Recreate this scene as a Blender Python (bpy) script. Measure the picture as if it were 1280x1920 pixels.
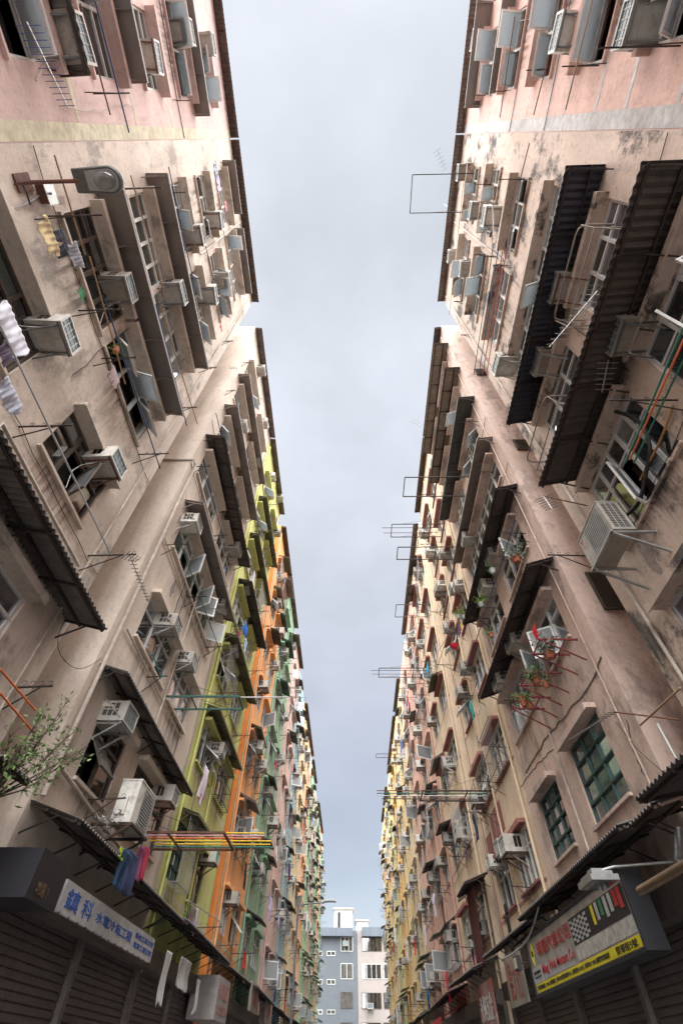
import bpy, bmesh, math, random
from mathutils import Vector, Matrix, Euler
for o in list(bpy.data.objects): bpy.data.objects.remove(o, do_unlink=True)
C = bpy.context.scene
COL = C.collection
R = math.radians
random.seed(7)

# ------------------------------------------------------------------ camera
A = 4.9            # half the street's width: both facade planes stand at x = -A and x = +A
EYE = 1.6
PP = (640.0, 960.0); VH = (662.0, 2020.0); VV = (650.0, 255.0); F = 864.34   # of the 1280x1920 photograph
def _c(p): return Vector((p[0]-PP[0], PP[1]-p[1], -F))
dY = _c(VH).normalized(); dZ = _c(VV).normalized()
dZ = (dZ - dY*dZ.dot(dY)).normalized(); dX = dY.cross(dZ)
CR = Matrix((dX, dY, dZ))
cd = bpy.data.cameras.new('camera'); cam = bpy.data.objects.new('camera', cd); COL.objects.link(cam)
cam.matrix_world = Matrix.Translation((0, 0, EYE)) @ CR.to_4x4()
cd.sensor_fit = 'HORIZONTAL'; cd.sensor_width = 24.0; cd.lens = F/1280*24; cd.clip_end = 2000; cd.clip_start = 0.05
C.camera = cam
def P(px, py, x=None, y=None, z=None):
    """metres of the point seen at a pixel of the photograph, on a known plane"""
    r = CR @ _c((px, py))
    if x is not None: t = x/r.x
    elif y is not None: t = y/r.y
    else: t = (z-EYE)/r.z
    return Vector((r.x*t, r.y*t, r.z*t+EYE))
def W(s, px, py, d=0.0): return P(px, py, x=s*(A-d))
U = lambda u: A*u
Z = lambda v: A*v+EYE

# ------------------------------------------------------------------ sky, sun, exposure
w = bpy.data.worlds.new('World'); C.world = w; w.use_nodes = True
nt = w.node_tree; nt.nodes.clear()
def N(t, **k):
    n = nt.nodes.new(t)
    for a, b in k.items(): setattr(n, a, b)
    return n
out = N('ShaderNodeOutputWorld'); bg = N('ShaderNodeBackground'); bg.inputs[1].default_value = 0.1
sky = N('ShaderNodeTexSky', sky_type='NISHITA', sun_disc=False); sky.sun_elevation = R(62); sky.sun_rotation = R(185)
tc = N('ShaderNodeTexCoord'); sep = N('ShaderNodeSeparateXYZ'); nt.links.new(tc.outputs['Generated'], sep.inputs[0])
ramp = N('ShaderNodeValToRGB'); nt.links.new(sep.outputs[2], ramp.inputs[0])
e = ramp.color_ramp.elements
e[0].position = 0.0; e[0].color = (.62, .69, .77, 1)
e[1].position = 1.0; e[1].color = (.66, .69, .74, 1)
for p_, c_ in ((.14, (.66, .73, .80, 1)), (.21, (.50, .57, .66, 1)), (.31, (.43, .47, .56, 1)), (.5, (.55, .585, .67, 1)), (.75, (.655, .685, .75, 1)), (.92, (.69, .72, .78, 1))):
    k = e.new(p_); k.color = c_
back = N('ShaderNodeMapRange'); nt.links.new(sep.outputs[1], back.inputs[0])
back.inputs[1].default_value = -.25; back.inputs[2].default_value = -.9; back.inputs[3].default_value = 1.0; back.inputs[4].default_value = 3.5
mp = N('ShaderNodeMapping'); mp.inputs['Scale'].default_value = (1.4, 1.4, 2.6); nt.links.new(tc.outputs['Generated'], mp.inputs[0])
no = N('ShaderNodeTexNoise'); no.inputs['Scale'].default_value = 1.9; no.inputs['Detail'].default_value = 5; nt.links.new(mp.outputs[0], no.inputs[0])
mr = N('ShaderNodeMapRange'); nt.links.new(no.outputs[0], mr.inputs[0])
mr.inputs[1].default_value = .3; mr.inputs[2].default_value = .7; mr.inputs[3].default_value = .86; mr.inputs[4].default_value = 1.13
mul = N('ShaderNodeMath', operation='MULTIPLY'); nt.links.new(back.outputs[0], mul.inputs[0]); nt.links.new(mr.outputs[0], mul.inputs[1])
ten = N('ShaderNodeMath', operation='MULTIPLY'); nt.links.new(mul.outputs[0], ten.inputs[0]); ten.inputs[1].default_value = 2.1
vm = N('ShaderNodeVectorMath', operation='SCALE'); nt.links.new(ramp.outputs[0], vm.inputs[0]); nt.links.new(ten.outputs[0], vm.inputs['Scale'])
mx = N('ShaderNodeMixRGB'); mx.inputs[0].default_value = .96; nt.links.new(sky.outputs[0], mx.inputs[1]); nt.links.new(vm.outputs[0], mx.inputs[2])
nt.links.new(mx.outputs[0], bg.inputs[0]); nt.links.new(bg.outputs[0], out.inputs[0])
sl = bpy.data.lights.new('sun', 'SUN'); sl.energy = 3.4; sl.angle = R(120); sl.color = (1, .985, .965)
so = bpy.data.objects.new('sun', sl); COL.objects.link(so); so.rotation_euler = (R(28), 0, R(-5))
C.view_settings.view_transform = 'Standard'; C.view_settings.look = 'None'; C.view_settings.exposure = 2.4; C.view_settings.gamma = 1
C.render.engine = 'CYCLES'; C.cycles.max_bounces = 8; C.cycles.diffuse_bounces = 5

# ------------------------------------------------------------------ materials
MATS = {}
def mat(name, col, rough=.7, metal=0, noise=.25, nscale=6, streak=1, bump=0, dirt=0, dirtcol=None, mold=0, ior=None, bscale=None, rand=0, grime=None, trans=0, drip=0):
    if name in MATS: return MATS[name]
    m = bpy.data.materials.new(name); m.use_nodes = True; t = m.node_tree; L = t.links.new
    b = t.nodes['Principled BSDF']; b.inputs['Roughness'].default_value = rough; b.inputs['Metallic'].default_value = metal
    if ior: b.inputs['IOR'].default_value = ior
    tcx = t.nodes.new('ShaderNodeTexCoord'); oi = t.nodes.new('ShaderNodeObjectInfo')
    ad = t.nodes.new('ShaderNodeVectorMath'); ad.operation = 'ADD'
    sc = t.nodes.new('ShaderNodeMath'); sc.operation = 'MULTIPLY'; sc.inputs[1].default_value = 37; L(oi.outputs['Random'], sc.inputs[0])
    L(tcx.outputs['Object'], ad.inputs[0]); L(sc.outputs[0], ad.inputs[1])
    mpp = t.nodes.new('ShaderNodeMapping'); mpp.inputs['Scale'].default_value = (1, 1, 1/streak); L(ad.outputs[0], mpp.inputs[0])
    def noise_(s, d=5, src=mpp, rg=.55):
        n = t.nodes.new('ShaderNodeTexNoise'); n.inputs['Scale'].default_value = s; n.inputs['Detail'].default_value = d; n.inputs['Roughness'].default_value = rg
        L(src.outputs[0], n.inputs[0]); return n
    def rng(n, a, b_, c, d):
        r = t.nodes.new('ShaderNodeMapRange'); L(n.outputs[0], r.inputs[0])
        for i, v in enumerate((a, b_, c, d)): r.inputs[i+1].default_value = v
        return r
    n1 = noise_(nscale); r1 = rng(n1, .3, .7, 1-noise, 1+noise*.6)
    v1 = t.nodes.new('ShaderNodeVectorMath'); v1.operation = 'SCALE'; v1.inputs[0].default_value = col[:3]; L(r1.outputs[0], v1.inputs['Scale'])
    cur = v1.outputs[0]
    if rand:
        rr = rng(oi, 0, 1, 1-rand, 1+rand*.5); L(oi.outputs['Random'], rr.inputs[0])
        v2 = t.nodes.new('ShaderNodeVectorMath'); v2.operation = 'SCALE'; L(cur, v2.inputs[0]); L(rr.outputs[0], v2.inputs['Scale']); cur = v2.outputs[0]
    def mixin(fac, colr, cur):
        m_ = t.nodes.new('ShaderNodeMixRGB'); L(fac.outputs[0], m_.inputs[0]); L(cur, m_.inputs[1]); m_.inputs[2].default_value = (*colr[:3], 1); return m_.outputs[0]
    if dirt:
        dc = dirtcol or tuple(c*k_ for c, k_ in zip(col[:3], (.58, .54, .50)))
        n2 = noise_(.55, 8, rg=.62); cur = mixin(rng(n2, .45, .66, 0, dirt*.85), dc, cur)
        n3 = noise_(7, 6, rg=.7); cur = mixin(rng(n3, .51, .67, 0, dirt*.65), dc, cur)
    if mold:
        ms = t.nodes.new('ShaderNodeMapping'); ms.inputs['Scale'].default_value = (1.3, 1.3, .8); L(ad.outputs[0], ms.inputs[0])
        n4 = noise_(.8, 10, ms, .72); cur = mixin(rng(n4, .52, .6, 0, mold), (.045, .04, .037), cur)
        n5 = noise_(3.5, 10, ms, .8); cur = mixin(rng(n5, .58, .66, 0, mold*.8), (.07, .062, .055), cur)
    if drip:
        md_ = t.nodes.new('ShaderNodeMapping'); md_.inputs['Scale'].default_value = (2.4, 2.4, .4); L(ad.outputs[0], md_.inputs[0])
        n6 = noise_(1.6, 7, md_, .68); cur = mixin(rng(n6, .50, .66, 0, drip), tuple(c*.5 for c in col[:3]), cur)
        n7 = noise_(1.1, 7, md_, .6); cur = mixin(rng(n7, .52, .7, 0, drip*.5), tuple(min(.9, c*1.3+.05) for c in col[:3]), cur)
        n8 = noise_(22, 4, ad, .6); cur = mixin(rng(n8, .6, .68, 0, drip*.6), tuple(c*.45 for c in col[:3]), cur)
    L(cur, b.inputs['Base Color'])
    if bump:
        nb = noise_(bscale or 14, 6, ad); bp = t.nodes.new('ShaderNodeBump'); bp.inputs['Strength'].default_value = bump; bp.inputs['Distance'].default_value = .02
        L(nb.outputs[0], bp.inputs['Height']); L(bp.outputs[0], b.inputs['Normal'])
    MATS[name] = m; return m
def wallmat(name, col, dirt=.55, mold=0): return mat('plaster_'+name, tuple(min(.85, c*1.2*.93+.035) for c in col), .88, noise=.14, nscale=2.2, streak=1.5, bump=.6, dirt=dirt, mold=mold, bscale=9, drip=.34)
WM = {
 'rose': wallmat('rose', (.55, .39, .355), .6, .08), 'pink': wallmat('pink', (.57, .37, .31), .75, .1), 'cream1': wallmat('cream1', (.57, .485, .41), .8, .45),
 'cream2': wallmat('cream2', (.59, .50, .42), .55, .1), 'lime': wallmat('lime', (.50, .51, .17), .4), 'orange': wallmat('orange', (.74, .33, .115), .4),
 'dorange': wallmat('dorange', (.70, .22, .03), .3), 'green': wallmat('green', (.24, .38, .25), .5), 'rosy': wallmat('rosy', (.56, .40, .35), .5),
 'blue': wallmat('blue', (.30, .42, .46), .5), 'pyellow': wallmat('pyellow', (.62, .50, .32), .4), 'peach': wallmat('peach', (.72, .42, .27), .4),
 'mint': wallmat('mint', (.36, .52, .36), .4), 'stain': wallmat('stain', (.52, .405, .33), .8, .95), 'brown': wallmat('brown', (.57, .43, .365),   .85, .4),
 'sand': wallmat('sand', (.64, .51, .37), .4), 'salmon': wallmat('salmon', (.58, .36, .285), .4), 'yellow': wallmat('yellow', (.64, .50, .26), .4),
 'gold': wallmat('gold', (.66, .45, .19), .4), 'citron': wallmat('citron', (.55, .52, .27), .45)}
concrete = mat('concrete', (.46, .40, .345), .9, noise=.2, nscale=3, bump=.5, dirt=.6)
redpaint = mat('red_painted_concrete', (.33, .135, .115), .85, noise=.15, bump=.4, dirt=.5)
cream_trim = mat('cream_paint', (.62, .56, .38), .85, dirt=.4, bump=.3)
white_trim = mat('whitewash', (.55, .53, .52), .9, dirt=.7, bump=.5, mold=.15)
yellow_trim = mat('pale_yellow_paint', (.64, .59, .43), .9, dirt=.6, bump=.5, mold=.12)
pink_trim = mat('pink_paint_line', (.40, .22, .20), .9, dirt=.4, bump=.3)
alu = mat('window_aluminium', (.74, .74, .72), .45, .0, noise=.15, dirt=.4, rand=.3)
bronze = mat('bronze_frame', (.10, .075, .06), .5, .3)
greenfr = mat('green_steel_frame', (.045, .10, .09), .6, dirt=.4)
acw = mat('ac_casing', (.60, .58, .53), .55, noise=.16, nscale=5, dirt=.75, dirtcol=(.20, .14, .09), rand=.4)
accoil = mat('ac_coil', (.13, .20, .23), .5, noise=.3, nscale=20, rand=.4)
dark = mat('dark_void', (.012, .012, .012), .9)
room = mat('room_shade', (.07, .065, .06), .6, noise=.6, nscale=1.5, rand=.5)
louver = mat('louver_dark', (.05, .045, .04), .7)
steel = mat('black_iron', (.035, .032, .03), .65, .3, noise=.3, dirt=.5, dirtcol=(.12, .05, .025))
rust = mat('rusty_iron', (.11, .05, .035), .8, noise=.4, nscale=14, dirt=.6, dirtcol=(.22, .09, .04))
greyiron = mat('grey_painted_iron', (.16, .16, .155), .6, .2, dirt=.4)
galv = mat('galvanised_steel', (.42, .42, .41), .45, .6, dirt=.5)
corr_dark = mat('dark_corrugated_sheet', (.085, .075, .070), .7, noise=.35, streak=1, dirt=.6, dirtcol=(.11, .075, .055))
corr_grey = mat('grey_corrugated_sheet', (.19, .17, .155), .7, noise=.3, dirt=.6)
corr_pale = mat('pale_corrugated_sheet', (.30, .25, .20), .75, noise=.25, dirt=.6)
flat_grey = mat('flat_awning_sheet', (.24, .205, .185), .65, noise=.1, nscale=2, dirt=.5)
flat_olive = mat('olive_awning_sheet', (.13, .12, .065), .7, noise=.15, dirt=.5)
flat_green = mat('green_awning_sheet', (.06, .10, .08), .7, noise=.15, dirt=.5)
pipe_m = mat('painted_pipe', (.50, .43, .37), .7, dirt=.5)
shutter_m = mat('roller_shutter', (.12, .10, .09), .6, .3, noise=.2, dirt=.5)
asphalt = mat('asphalt', (.09, .09, .092), .9, bump=.5, bscale=60)
paving = mat('paving', (.32, .31, .30), .9, bump=.4)
signwhite = mat('sign_white', (.46, .46, .46), .5, dirt=.3)
timber = mat('bamboo', (.40, .24, .11), .7, noise=.3)
def paint(n, c, r=.6): return mat('paint_'+n, c, r, noise=.12, dirt=.25)
GL = []
for i, (c, r_) in enumerate((((.02, .025, .028), .05), ((.035, .045, .05), .06), ((.10, .13, .14), .08), ((.015, .015, .015), .04), ((.06, .09, .085), .06), ((.20, .23, .24), .12), ((.09, .075, .085), .08))):
    GL.append(mat('window_glass_%d' % i, c if i not in (2, 5, 6) else ((.50, .58, .62), (.62, .68, .71), (.38, .38, .42))[(2, 5, 6).index(i)], r_, .85 if i in (2, 5, 6) else 0, noise=.3, nscale=1.3, ior=2.1, rand=.4))
def sashglass():
    m = bpy.data.materials.new('sash_glass'); m.use_nodes = True; t = m.node_tree; t.nodes.clear(); L = t.links.new
    o = t.nodes.new('ShaderNodeOutputMaterial'); m1 = t.nodes.new('ShaderNodeMixShader'); m2 = t.nodes.new('ShaderNodeMixShader'); m3 = t.nodes.new('ShaderNodeMixShader')
    tr = t.nodes.new('ShaderNodeBsdfTransparent'); g = t.nodes.new('ShaderNodeBsdfGlossy'); tl = t.nodes.new('ShaderNodeBsdfTranslucent'); df = t.nodes.new('ShaderNodeBsdfDiffuse'); lw = t.nodes.new('ShaderNodeLayerWeight')
    tr.inputs[0].default_value = (.82, .86, .88, 1); tl.inputs[0].default_value = (.85, .90, .93, 1); df.inputs[0].default_value = (.72, .76, .78, 1); g.inputs['Roughness'].default_value = .04; g.inputs[0].default_value = (.9, .95, .97, 1); lw.inputs[0].default_value = .4
    m1.inputs[0].default_value = .5; L(tl.outputs[0], m1.inputs[1]); L(df.outputs[0], m1.inputs[2])
    m2.inputs[0].default_value = .5; L(m1.outputs[0], m2.inputs[1]); L(tr.outputs[0], m2.inputs[2])
    L(lw.outputs[0], m3.inputs[0]); L(m2.outputs[0], m3.inputs[1]); L(g.outputs[0], m3.inputs[2]); L(m3.outputs[0], o.inputs[0]); return m
SG = sashglass()
def glass(k=None): return GL[k] if k is not None else random.choice(GL)

# ------------------------------------------------------------------ mesh helper
class MB:
    def __init__(s): s.v = []; s.f = []; s.m = []; s.k = 0; s.sm = set()
    def mat(s, k): s.k = k; return s
    def add(s, vs, fs, smooth=False):
        b = len(s.v); s.v += [tuple(v) for v in vs]
        for f in fs:
            if smooth: s.sm.add(len(s.f))
            s.f.append(tuple(i+b for i in f)); s.m.append(s.k)
    def quad(s, a, b, c, d): s.add((a, b, c, d), ((0, 1, 2, 3),)); return s
    def box(s, x0, x1, y0, y1, z0, z1, M=None):
        vs = [Vector((x, y, z)) for x in (x0, x1) for y in (y0, y1) for z in (z0, z1)]
        if M is not None: vs = [M @ v for v in vs]
        s.add(vs, ((0, 1, 3, 2), (4, 6, 7, 5), (0, 4, 5, 1), (2, 3, 7, 6), (0, 2, 6, 4), (1, 5, 7, 3))); return s
    def bar(s, p, q, w_, h=None, up=(0, 0, 1)):
        p, q = Vector(p), Vector(q); d = q-p; L = d.length
        if L < 1e-5: return s
        z = d/L; u = Vector(up)
        if abs(z.dot(u)) > .98: u = Vector((1, 0, 0))
        x = z.cross(u).normalized(); y = x.cross(z); h = h or w_
        M = Matrix((x, y, z)).transposed().to_4x4(); M.translation = p
        return s.box(-w_/2, w_/2, -h/2, h/2, 0, L, M)
    def tube(s, pts, r, n=6, r2=None, caps=True):
        pts = [Vector(p) for p in pts]; m = len(pts); rings = []
        for i, p in enumerate(pts):
            d = (pts[min(i+1, m-1)]-pts[max(i-1, 0)])
            if d.length < 1e-6: d = Vector((0, 0, 1))
            d.normalize(); u = Vector((0, 0, 1)) if abs(d.z) < .9 else Vector((1, 0, 0))
            x = d.cross(u).normalized(); y = d.cross(x)
            rr = r if r2 is None else r+(r2-r)*i/max(1, m-1)
            rings.append([p+(x*math.cos(a)+y*math.sin(a))*rr for a in [2*math.pi*j/n for j in range(n)]])
        fs = [(i*n+j, i*n+(j+1) % n, (i+1)*n+(j+1) % n, (i+1)*n+j) for i in range(m-1) for j in range(n)]
        s.add([v for rg in rings for v in rg], fs, True)
        if caps: s.add(rings[0], (tuple(range(n)),)); s.add(rings[-1], (tuple(range(n-1, -1, -1)),))
        return s
    def mesh(s, name, mats):
        me = bpy.data.meshes.new(name); me.from_pydata(s.v, [], s.f)
        for m in (mats if isinstance(mats, (list, tuple)) else [mats]): me.materials.append(m)
        me.polygons.foreach_set('material_index', s.m)
        me.polygons.foreach_set('use_smooth', [i in s.sm for i in range(len(s.f))])
        bm = bmesh.new(); bm.from_mesh(me); bmesh.ops.recalc_face_normals(bm, faces=bm.faces); bm.to_mesh(me); bm.free()
        me.update(); return me
def ob(name, me, parent=None, loc=(0, 0, 0), rot=(0, 0, 0), sc=1):
    o = bpy.data.objects.new(name, me); COL.objects.link(o); o.location = loc; o.rotation_euler = rot
    if sc != 1: o.scale = (sc,)*3 if not isinstance(sc, tuple) else sc
    if parent: o.parent = parent
    return o
ROOTS = []
def thing(name, label, cat, loc=(0, 0, 0), rz=0, group=None, me=None, sc=1, rot=None):
    o = bpy.data.objects.new(name, me); COL.objects.link(o); o.location = loc; o.rotation_euler = rot or (0, 0, rz)
    if sc != 1: o.scale = (sc,)*3
    o['label'] = label; o['category'] = cat
    if group: o['group'] = group
    ROOTS.append(o); return o
def structure(name, me, loc=(0, 0, 0)):
    o = ob(name, me, None, loc); o['kind'] = 'structure'; return o
AUTO = []   # things whose label is finished once every neighbour is known
def auto(o, s, u, z, noun): AUTO.append((o, s, u, z, noun))
CACHE = {}
def cached(key, fn):
    if key not in CACHE: CACHE[key] = fn()
    return CACHE[key]
RZ = lambda s: s*math.pi/2

# ------------------------------------------------------------------ ground
m = MB(); m.box(-400, 400, -200, 600, -.3, 0); structure('road', m.mesh('road', asphalt))
for s in (-1, 1):
    m = MB(); m.box(min(s*3.0, s*12), max(s*3.0, s*12), -60, 96, .004, .13); structure('pavement', m.mesh('pavement', paving))
m = MB()
for y in range(-20, 90, 4): m.box(-.06, .06, y, y+2, .004, .008)
structure('road_marking', m.mesh('road_marking', paint('road white', (.6, .6, .58))))

# ------------------------------------------------------------------ windows
FL = lambda k: .93+.605*k          # top of the windows of upper floor k, in half street widths above the eye
def win_mesh(w_, h, style):
    """frame and glass, origin bottom centre, outward +y, wall face at y = 0, glass 0.16 m behind it"""
    f = MB(); g = MB(); sashes = []; y0, y1 = -.12, -.05; t = .05
    f.box(-w_/2, w_/2, y0, y1, 0, t); f.box(-w_/2, w_/2, y0, y1, h-t, h)
    f.box(-w_/2, -w_/2+t, y0, y1, t, h-t); f.box(w_/2-t, w_/2, y0, y1, t, h-t)
    kind, n = style[0], style[1]
    def gl(x0, x1, z0, z1, y=-.085): g.quad((x0, y, z0), (x1, y, z0), (x1, y, z1), (x0, y, z1))
    if kind == 'g':            # factory grid
        rows = style[2]
        for i in range(1, n): x = -w_/2+w_*i/n; f.box(x-.02, x+.02, y0+.01, y1+.01, t, h-t)
        for j in range(1, rows): z = h*j/rows; f.box(-w_/2+t, w_/2-t, y0+.02, y1+.02, z-.018, z+.018)
        for i in range(n):
            for j in range(rows):
                g.k = (i*7+j*3) % 3; gl(-w_/2+w_*i/n, -w_/2+w_*(i+1)/n, h*j/rows, h*(j+1)/rows, -.085-.004*((i+j) % 2))
    else:
        zt = h*.68
        for i in range(1, n): x = -w_/2+w_*i/n; f.box(x-.03, x+.03, y0+.005, y1+.012, t, h-t)
        if kind in ('t', 'o', 'c'): f.box(-w_/2+t, w_/2-t, y0+.01, y1+.006, zt-.025, zt+.025)
        for i in range(n):
            x0, x1 = -w_/2+w_*i/n, -w_/2+w_*(i+1)/n
            g.k = (i*5+int(w_*10)) % 3
            gl(x0, x1, zt, h)
            op = style[2] if len(style) > 2 else 0
            opened = (op >> i) & 1
            if not opened: g.k = (g.k+i) % 3; gl(x0, x1, 0, zt, -.088)
            else:
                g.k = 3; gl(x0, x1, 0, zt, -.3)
                sx0, sx1 = x0+.04, x1-.04; hh = (zt-.08); ww = sx1-sx0
                if kind == 'o':   # top hung, swings out at the bottom
                    a = R(18+(i*23+int(w_*37)+len(style)*11) % 48); hh *= .96; M = Matrix.Translation((sx0, -.05, zt-.03)) @ Matrix.Rotation(a, 4, 'X') @ Matrix.Translation((0, 0, -hh))
                else:             # side hung
                    sgn = 1 if i % 2 else -1; a = sgn*R(62)
                    M = Matrix.Translation((sx0 if sgn > 0 else sx1, -.05, .04)) @ Matrix.Rotation(a, 4, 'Z') @ Matrix.Translation((0 if sgn > 0 else -ww, 0, 0))
                sash = MB(); sashes.append(sash); sash.k = 0
                for b in ((0, ww, 0, .05), (0, ww, hh-.05, hh)): sash.box(b[0], b[1], -.02, .02, b[2], b[3], M)
                for b in ((0, .045), (ww-.045, ww)): sash.box(b[0], b[1], -.018, .018, .05, hh-.05, M)
                sash.k = 1; sash.box(.045, ww-.045, -.004, .004, .05, hh-.05, M)
    return f, g, sashes
def window(parent, lx, z, w_, h, style, fm, gm):
    key = (round(w_, 2), round(h, 2), style)
    if key not in CACHE: f_, g_, ss_ = win_mesh(w_, h, style); CACHE[key] = [f_.mesh('window', [alu]), g_.mesh('pane', [alu]*4), [q_.mesh('sash', [alu, bronze]) for q_ in ss_]]
    fr, pa, sa = CACHE[key]
    def var(me, mats, nm):
        k2 = (me.name, tuple(x.name for x in mats))
        if k2 not in CACHE:
            c = me.copy()
            for q9, x in enumerate(mats):
                if q9 < len(c.materials): c.materials[q9] = x
            CACHE[k2] = c
        return CACHE[k2]
    o = ob('window', var(fr, [fm], 'w'), parent, (lx, 0, z))
    g3 = [GL[gm], GL[(gm+2) % 7], GL[(gm+4) % 7], room]
    ob('pane', var(pa, g3, 'p'), o)
    for q_ in sa: ob('sash', var(q_, [fm, SG], 's'), o)
    return o

BLD = []
class Building:
    def __init__(s, name, side, u0, u1, wm, label, top=5.12, side_mat=None, depth=7.0, group='apartment buildings of the two facing rows'):
        s.s = side; s.u0, s.u1 = u0, u1; s.name = name; s.wm = WM[wm]; s.top = top; s.dep = depth
        s.c = U((u0+u1)/2); s.hw = U(u1-u0)/2; s.wins = []
        s.root = thing('apartment_building', label, 'building', (side*A, s.c, 0), RZ(side), group)
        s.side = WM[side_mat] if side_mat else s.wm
        BLD.append(s)
    def lx(s, u): return s.s*(U(u)-s.c)
    def loc(s, u, v): return (s.lx(u), 0, Z(v)) if v is not None else None
    def win(s, ua, ub, va, vb, style=('t', 3), fm=None, gm=None, hood=None):
        s.wins.append((ua, ub, va, vb, style, fm or alu, gm if gm is not None else random.randrange(7), hood)); return s
    def part(s, name, mb, m): return ob(name, mb.mesh(name, m), s.root)
    def build(s):
        H = Z(s.top); xs = {-s.hw, s.hw}; zs = {0.0, H}; rects = []
        for ua, ub, va, vb, *_ in s.wins:
            a, b = sorted((s.lx(ua), s.lx(ub))); c, d = Z(va), Z(vb); rects.append((a, b, c, d)); xs |= {a, b}; zs |= {c, d}
        xs = sorted(xs); zs = sorted(zs); m = MB(); idx = {}
        def vid(x, z):
            if (x, z) not in idx: idx[(x, z)] = len(m.v); m.v.append((x, 0, z))
            return idx[(x, z)]
        for i in range(len(xs)-1):
            for j in range(len(zs)-1):
                cx, cz = (xs[i]+xs[i+1])/2, (zs[j]+zs[j+1])/2
                if any(r[0] < cx < r[1] and r[2] < cz < r[3] for r in rects): continue
                m.f.append((vid(xs[i], zs[j]), vid(xs[i+1], zs[j]), vid(xs[i+1], zs[j+1]), vid(xs[i], zs[j+1]))); m.m.append(0)
        for a, b, c, d in rects:
            y = -.32
            m.quad((a, 0, c), (b, 0, c), (b, y, c), (a, y, c)); m.quad((a, 0, d), (b, 0, d), (b, y, d), (a, y, d))
            m.quad((a, 0, c), (a, 0, d), (a, y, d), (a, y, c)); m.quad((b, 0, c), (b, 0, d), (b, y, d), (b, y, c))
        D = -s.dep; hw = s.hw
        m.k = 1
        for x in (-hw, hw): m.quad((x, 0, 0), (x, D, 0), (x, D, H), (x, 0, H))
        m.k = 0
        m.quad((-hw, D, 0), (hw, D, 0), (hw, D, H), (-hw, D, H)); m.quad((-hw, 0, H), (hw, 0, H), (hw, D, H), (-hw, D, H))
        me = bpy.data.meshes.new('wall'); me.from_pydata(m.v, [], m.f)
        me.materials.append(s.wm); me.materials.append(s.side); me.polygons.foreach_set('material_index', m.m); me.update()
        ob('wall', me, s.root)
        for (ua, ub, va, vb, st, fm, gm, hood), (a, b, c, d) in zip(s.wins, rects):
            o = window(s.root, (a+b)/2, c, b-a, d-c, st, fm, gm)
            if hood:
                hm = redpaint if hood == 'red' else s.wm
                key = ('hood', round(b-a, 2), hm.name)
                def mk(w_=b-a):
                    h = MB(); t = .1
                    h.box(-w_/2-.1, w_/2+.1, 0, .25, 0, t); h.box(-w_/2-.1, w_/2+.1, .225, .252, -.04, 0); return h.mesh('window_hood', hm)
                if s.u0 < 4.3:
                    ob('window_sill', cached(('sill', round(b-a, 2), hm.name), lambda: MB().box(-(b-a)/2-.05, (b-a)/2+.05, 0, .07, -.07, -.012).mesh('window_sill', hm)), s.root, ((a+b)/2, 0, c))
                ob('window_hood', cached(key, mk), s.root, ((a+b)/2, 0, d+.012))
        return s

# ------------------------------------------------------------------ small fixtures
def ac_parts(v):
    w_, dp, h = .62, .52, .4; k = MB()
    k.box(-w_/2, w_/2, -.14, dp-.03, 0, h)
    k.box(-w_/2+.05, w_/2-.05, .04, dp-.09, -.006, 0)          # pressed panel of the underside
    k.box(-w_/2+.12, w_/2-.12, .12, dp-.18, -.012, -.006)
    fr = .035
    k.box(-w_/2-.006, w_/2+.006, dp-.03, dp+.01, 0, fr); k.box(-w_/2-.006, w_/2+.006, dp-.03, dp+.01, h-fr, h+.004)
    k.box(-w_/2-.006, -w_/2+fr, dp-.03, dp+.01, fr, h-fr); k.box(w_/2-fr, w_/2+.006, dp-.03, dp+.01, fr, h-fr)
    los = []
    for sx in (-1, 1):
        lo = MB(); los.append(lo)
        for j in range(2):
            for i in range(2+(v % 2)):
                y = .07+i*.105; z = .1+j*.14 if v != 2 else .1
                x = sx*(w_/2+.003); lo.box(x-.003, x+.003, y, y+.08, z, z+(.11 if v != 2 else .25))
    g = MB(); g.box(-w_/2+fr, w_/2-fr, dp-.028, dp-.012, fr, h-fr)
    b = MB()
    for i in range(1, 5): x = -w_/2+w_*i/5; b.box(x-.004, x+.004, dp-.01, dp-.002, fr, h-fr)
    for j in (1, 2): z = h*j/3; b.box(-w_/2+fr, w_/2-fr, dp-.013, dp-.005, z-.004, z+.004)
    br = MB()
    for sx in (-1, 1):
        x = sx*(w_/2-.07); br.bar((x, -.1, -.03), (x, dp-.02, -.03), .03); br.bar((x, 0, .0-.34), (x, dp-.1, -.04), .025)
        if v == 1: br.bar((sx*(w_/2+.02), 0, h+.05), (sx*(w_/2+.02), dp-.06, .06), .02)
    br.bar((-w_/2, dp-.03, -.03), (w_/2, dp-.03, -.03), .03)
    return (k.mesh('casing', acw), [q.mesh('louver', louver) for q in los], g.mesh('coil', accoil), b.mesh('grille', acw), br.mesh('bracket', [greyiron, galv, rust][v]))
ACM = None; ACH = []
for i_ in range(5):
    r9 = random.Random(i_+40); m9 = MB(); sx = r9.choice((-1, 1)); l9 = r9.uniform(.5, 1.5)
    m9.tube([(sx*.2, .3, 0), (sx*.22, .28, -.1), (sx*.26, .15, -.2), (sx*.3, .04, -.3), (sx*(.3+r9.uniform(0, .1)), .02, -l9*.6), (sx*(.3+r9.uniform(-.1, .25)), .025, -l9)], .011, 5)
    ACH.append(m9.mesh('drain_hose', (pipe_m, galv, steel)[i_ % 3]))
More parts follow.
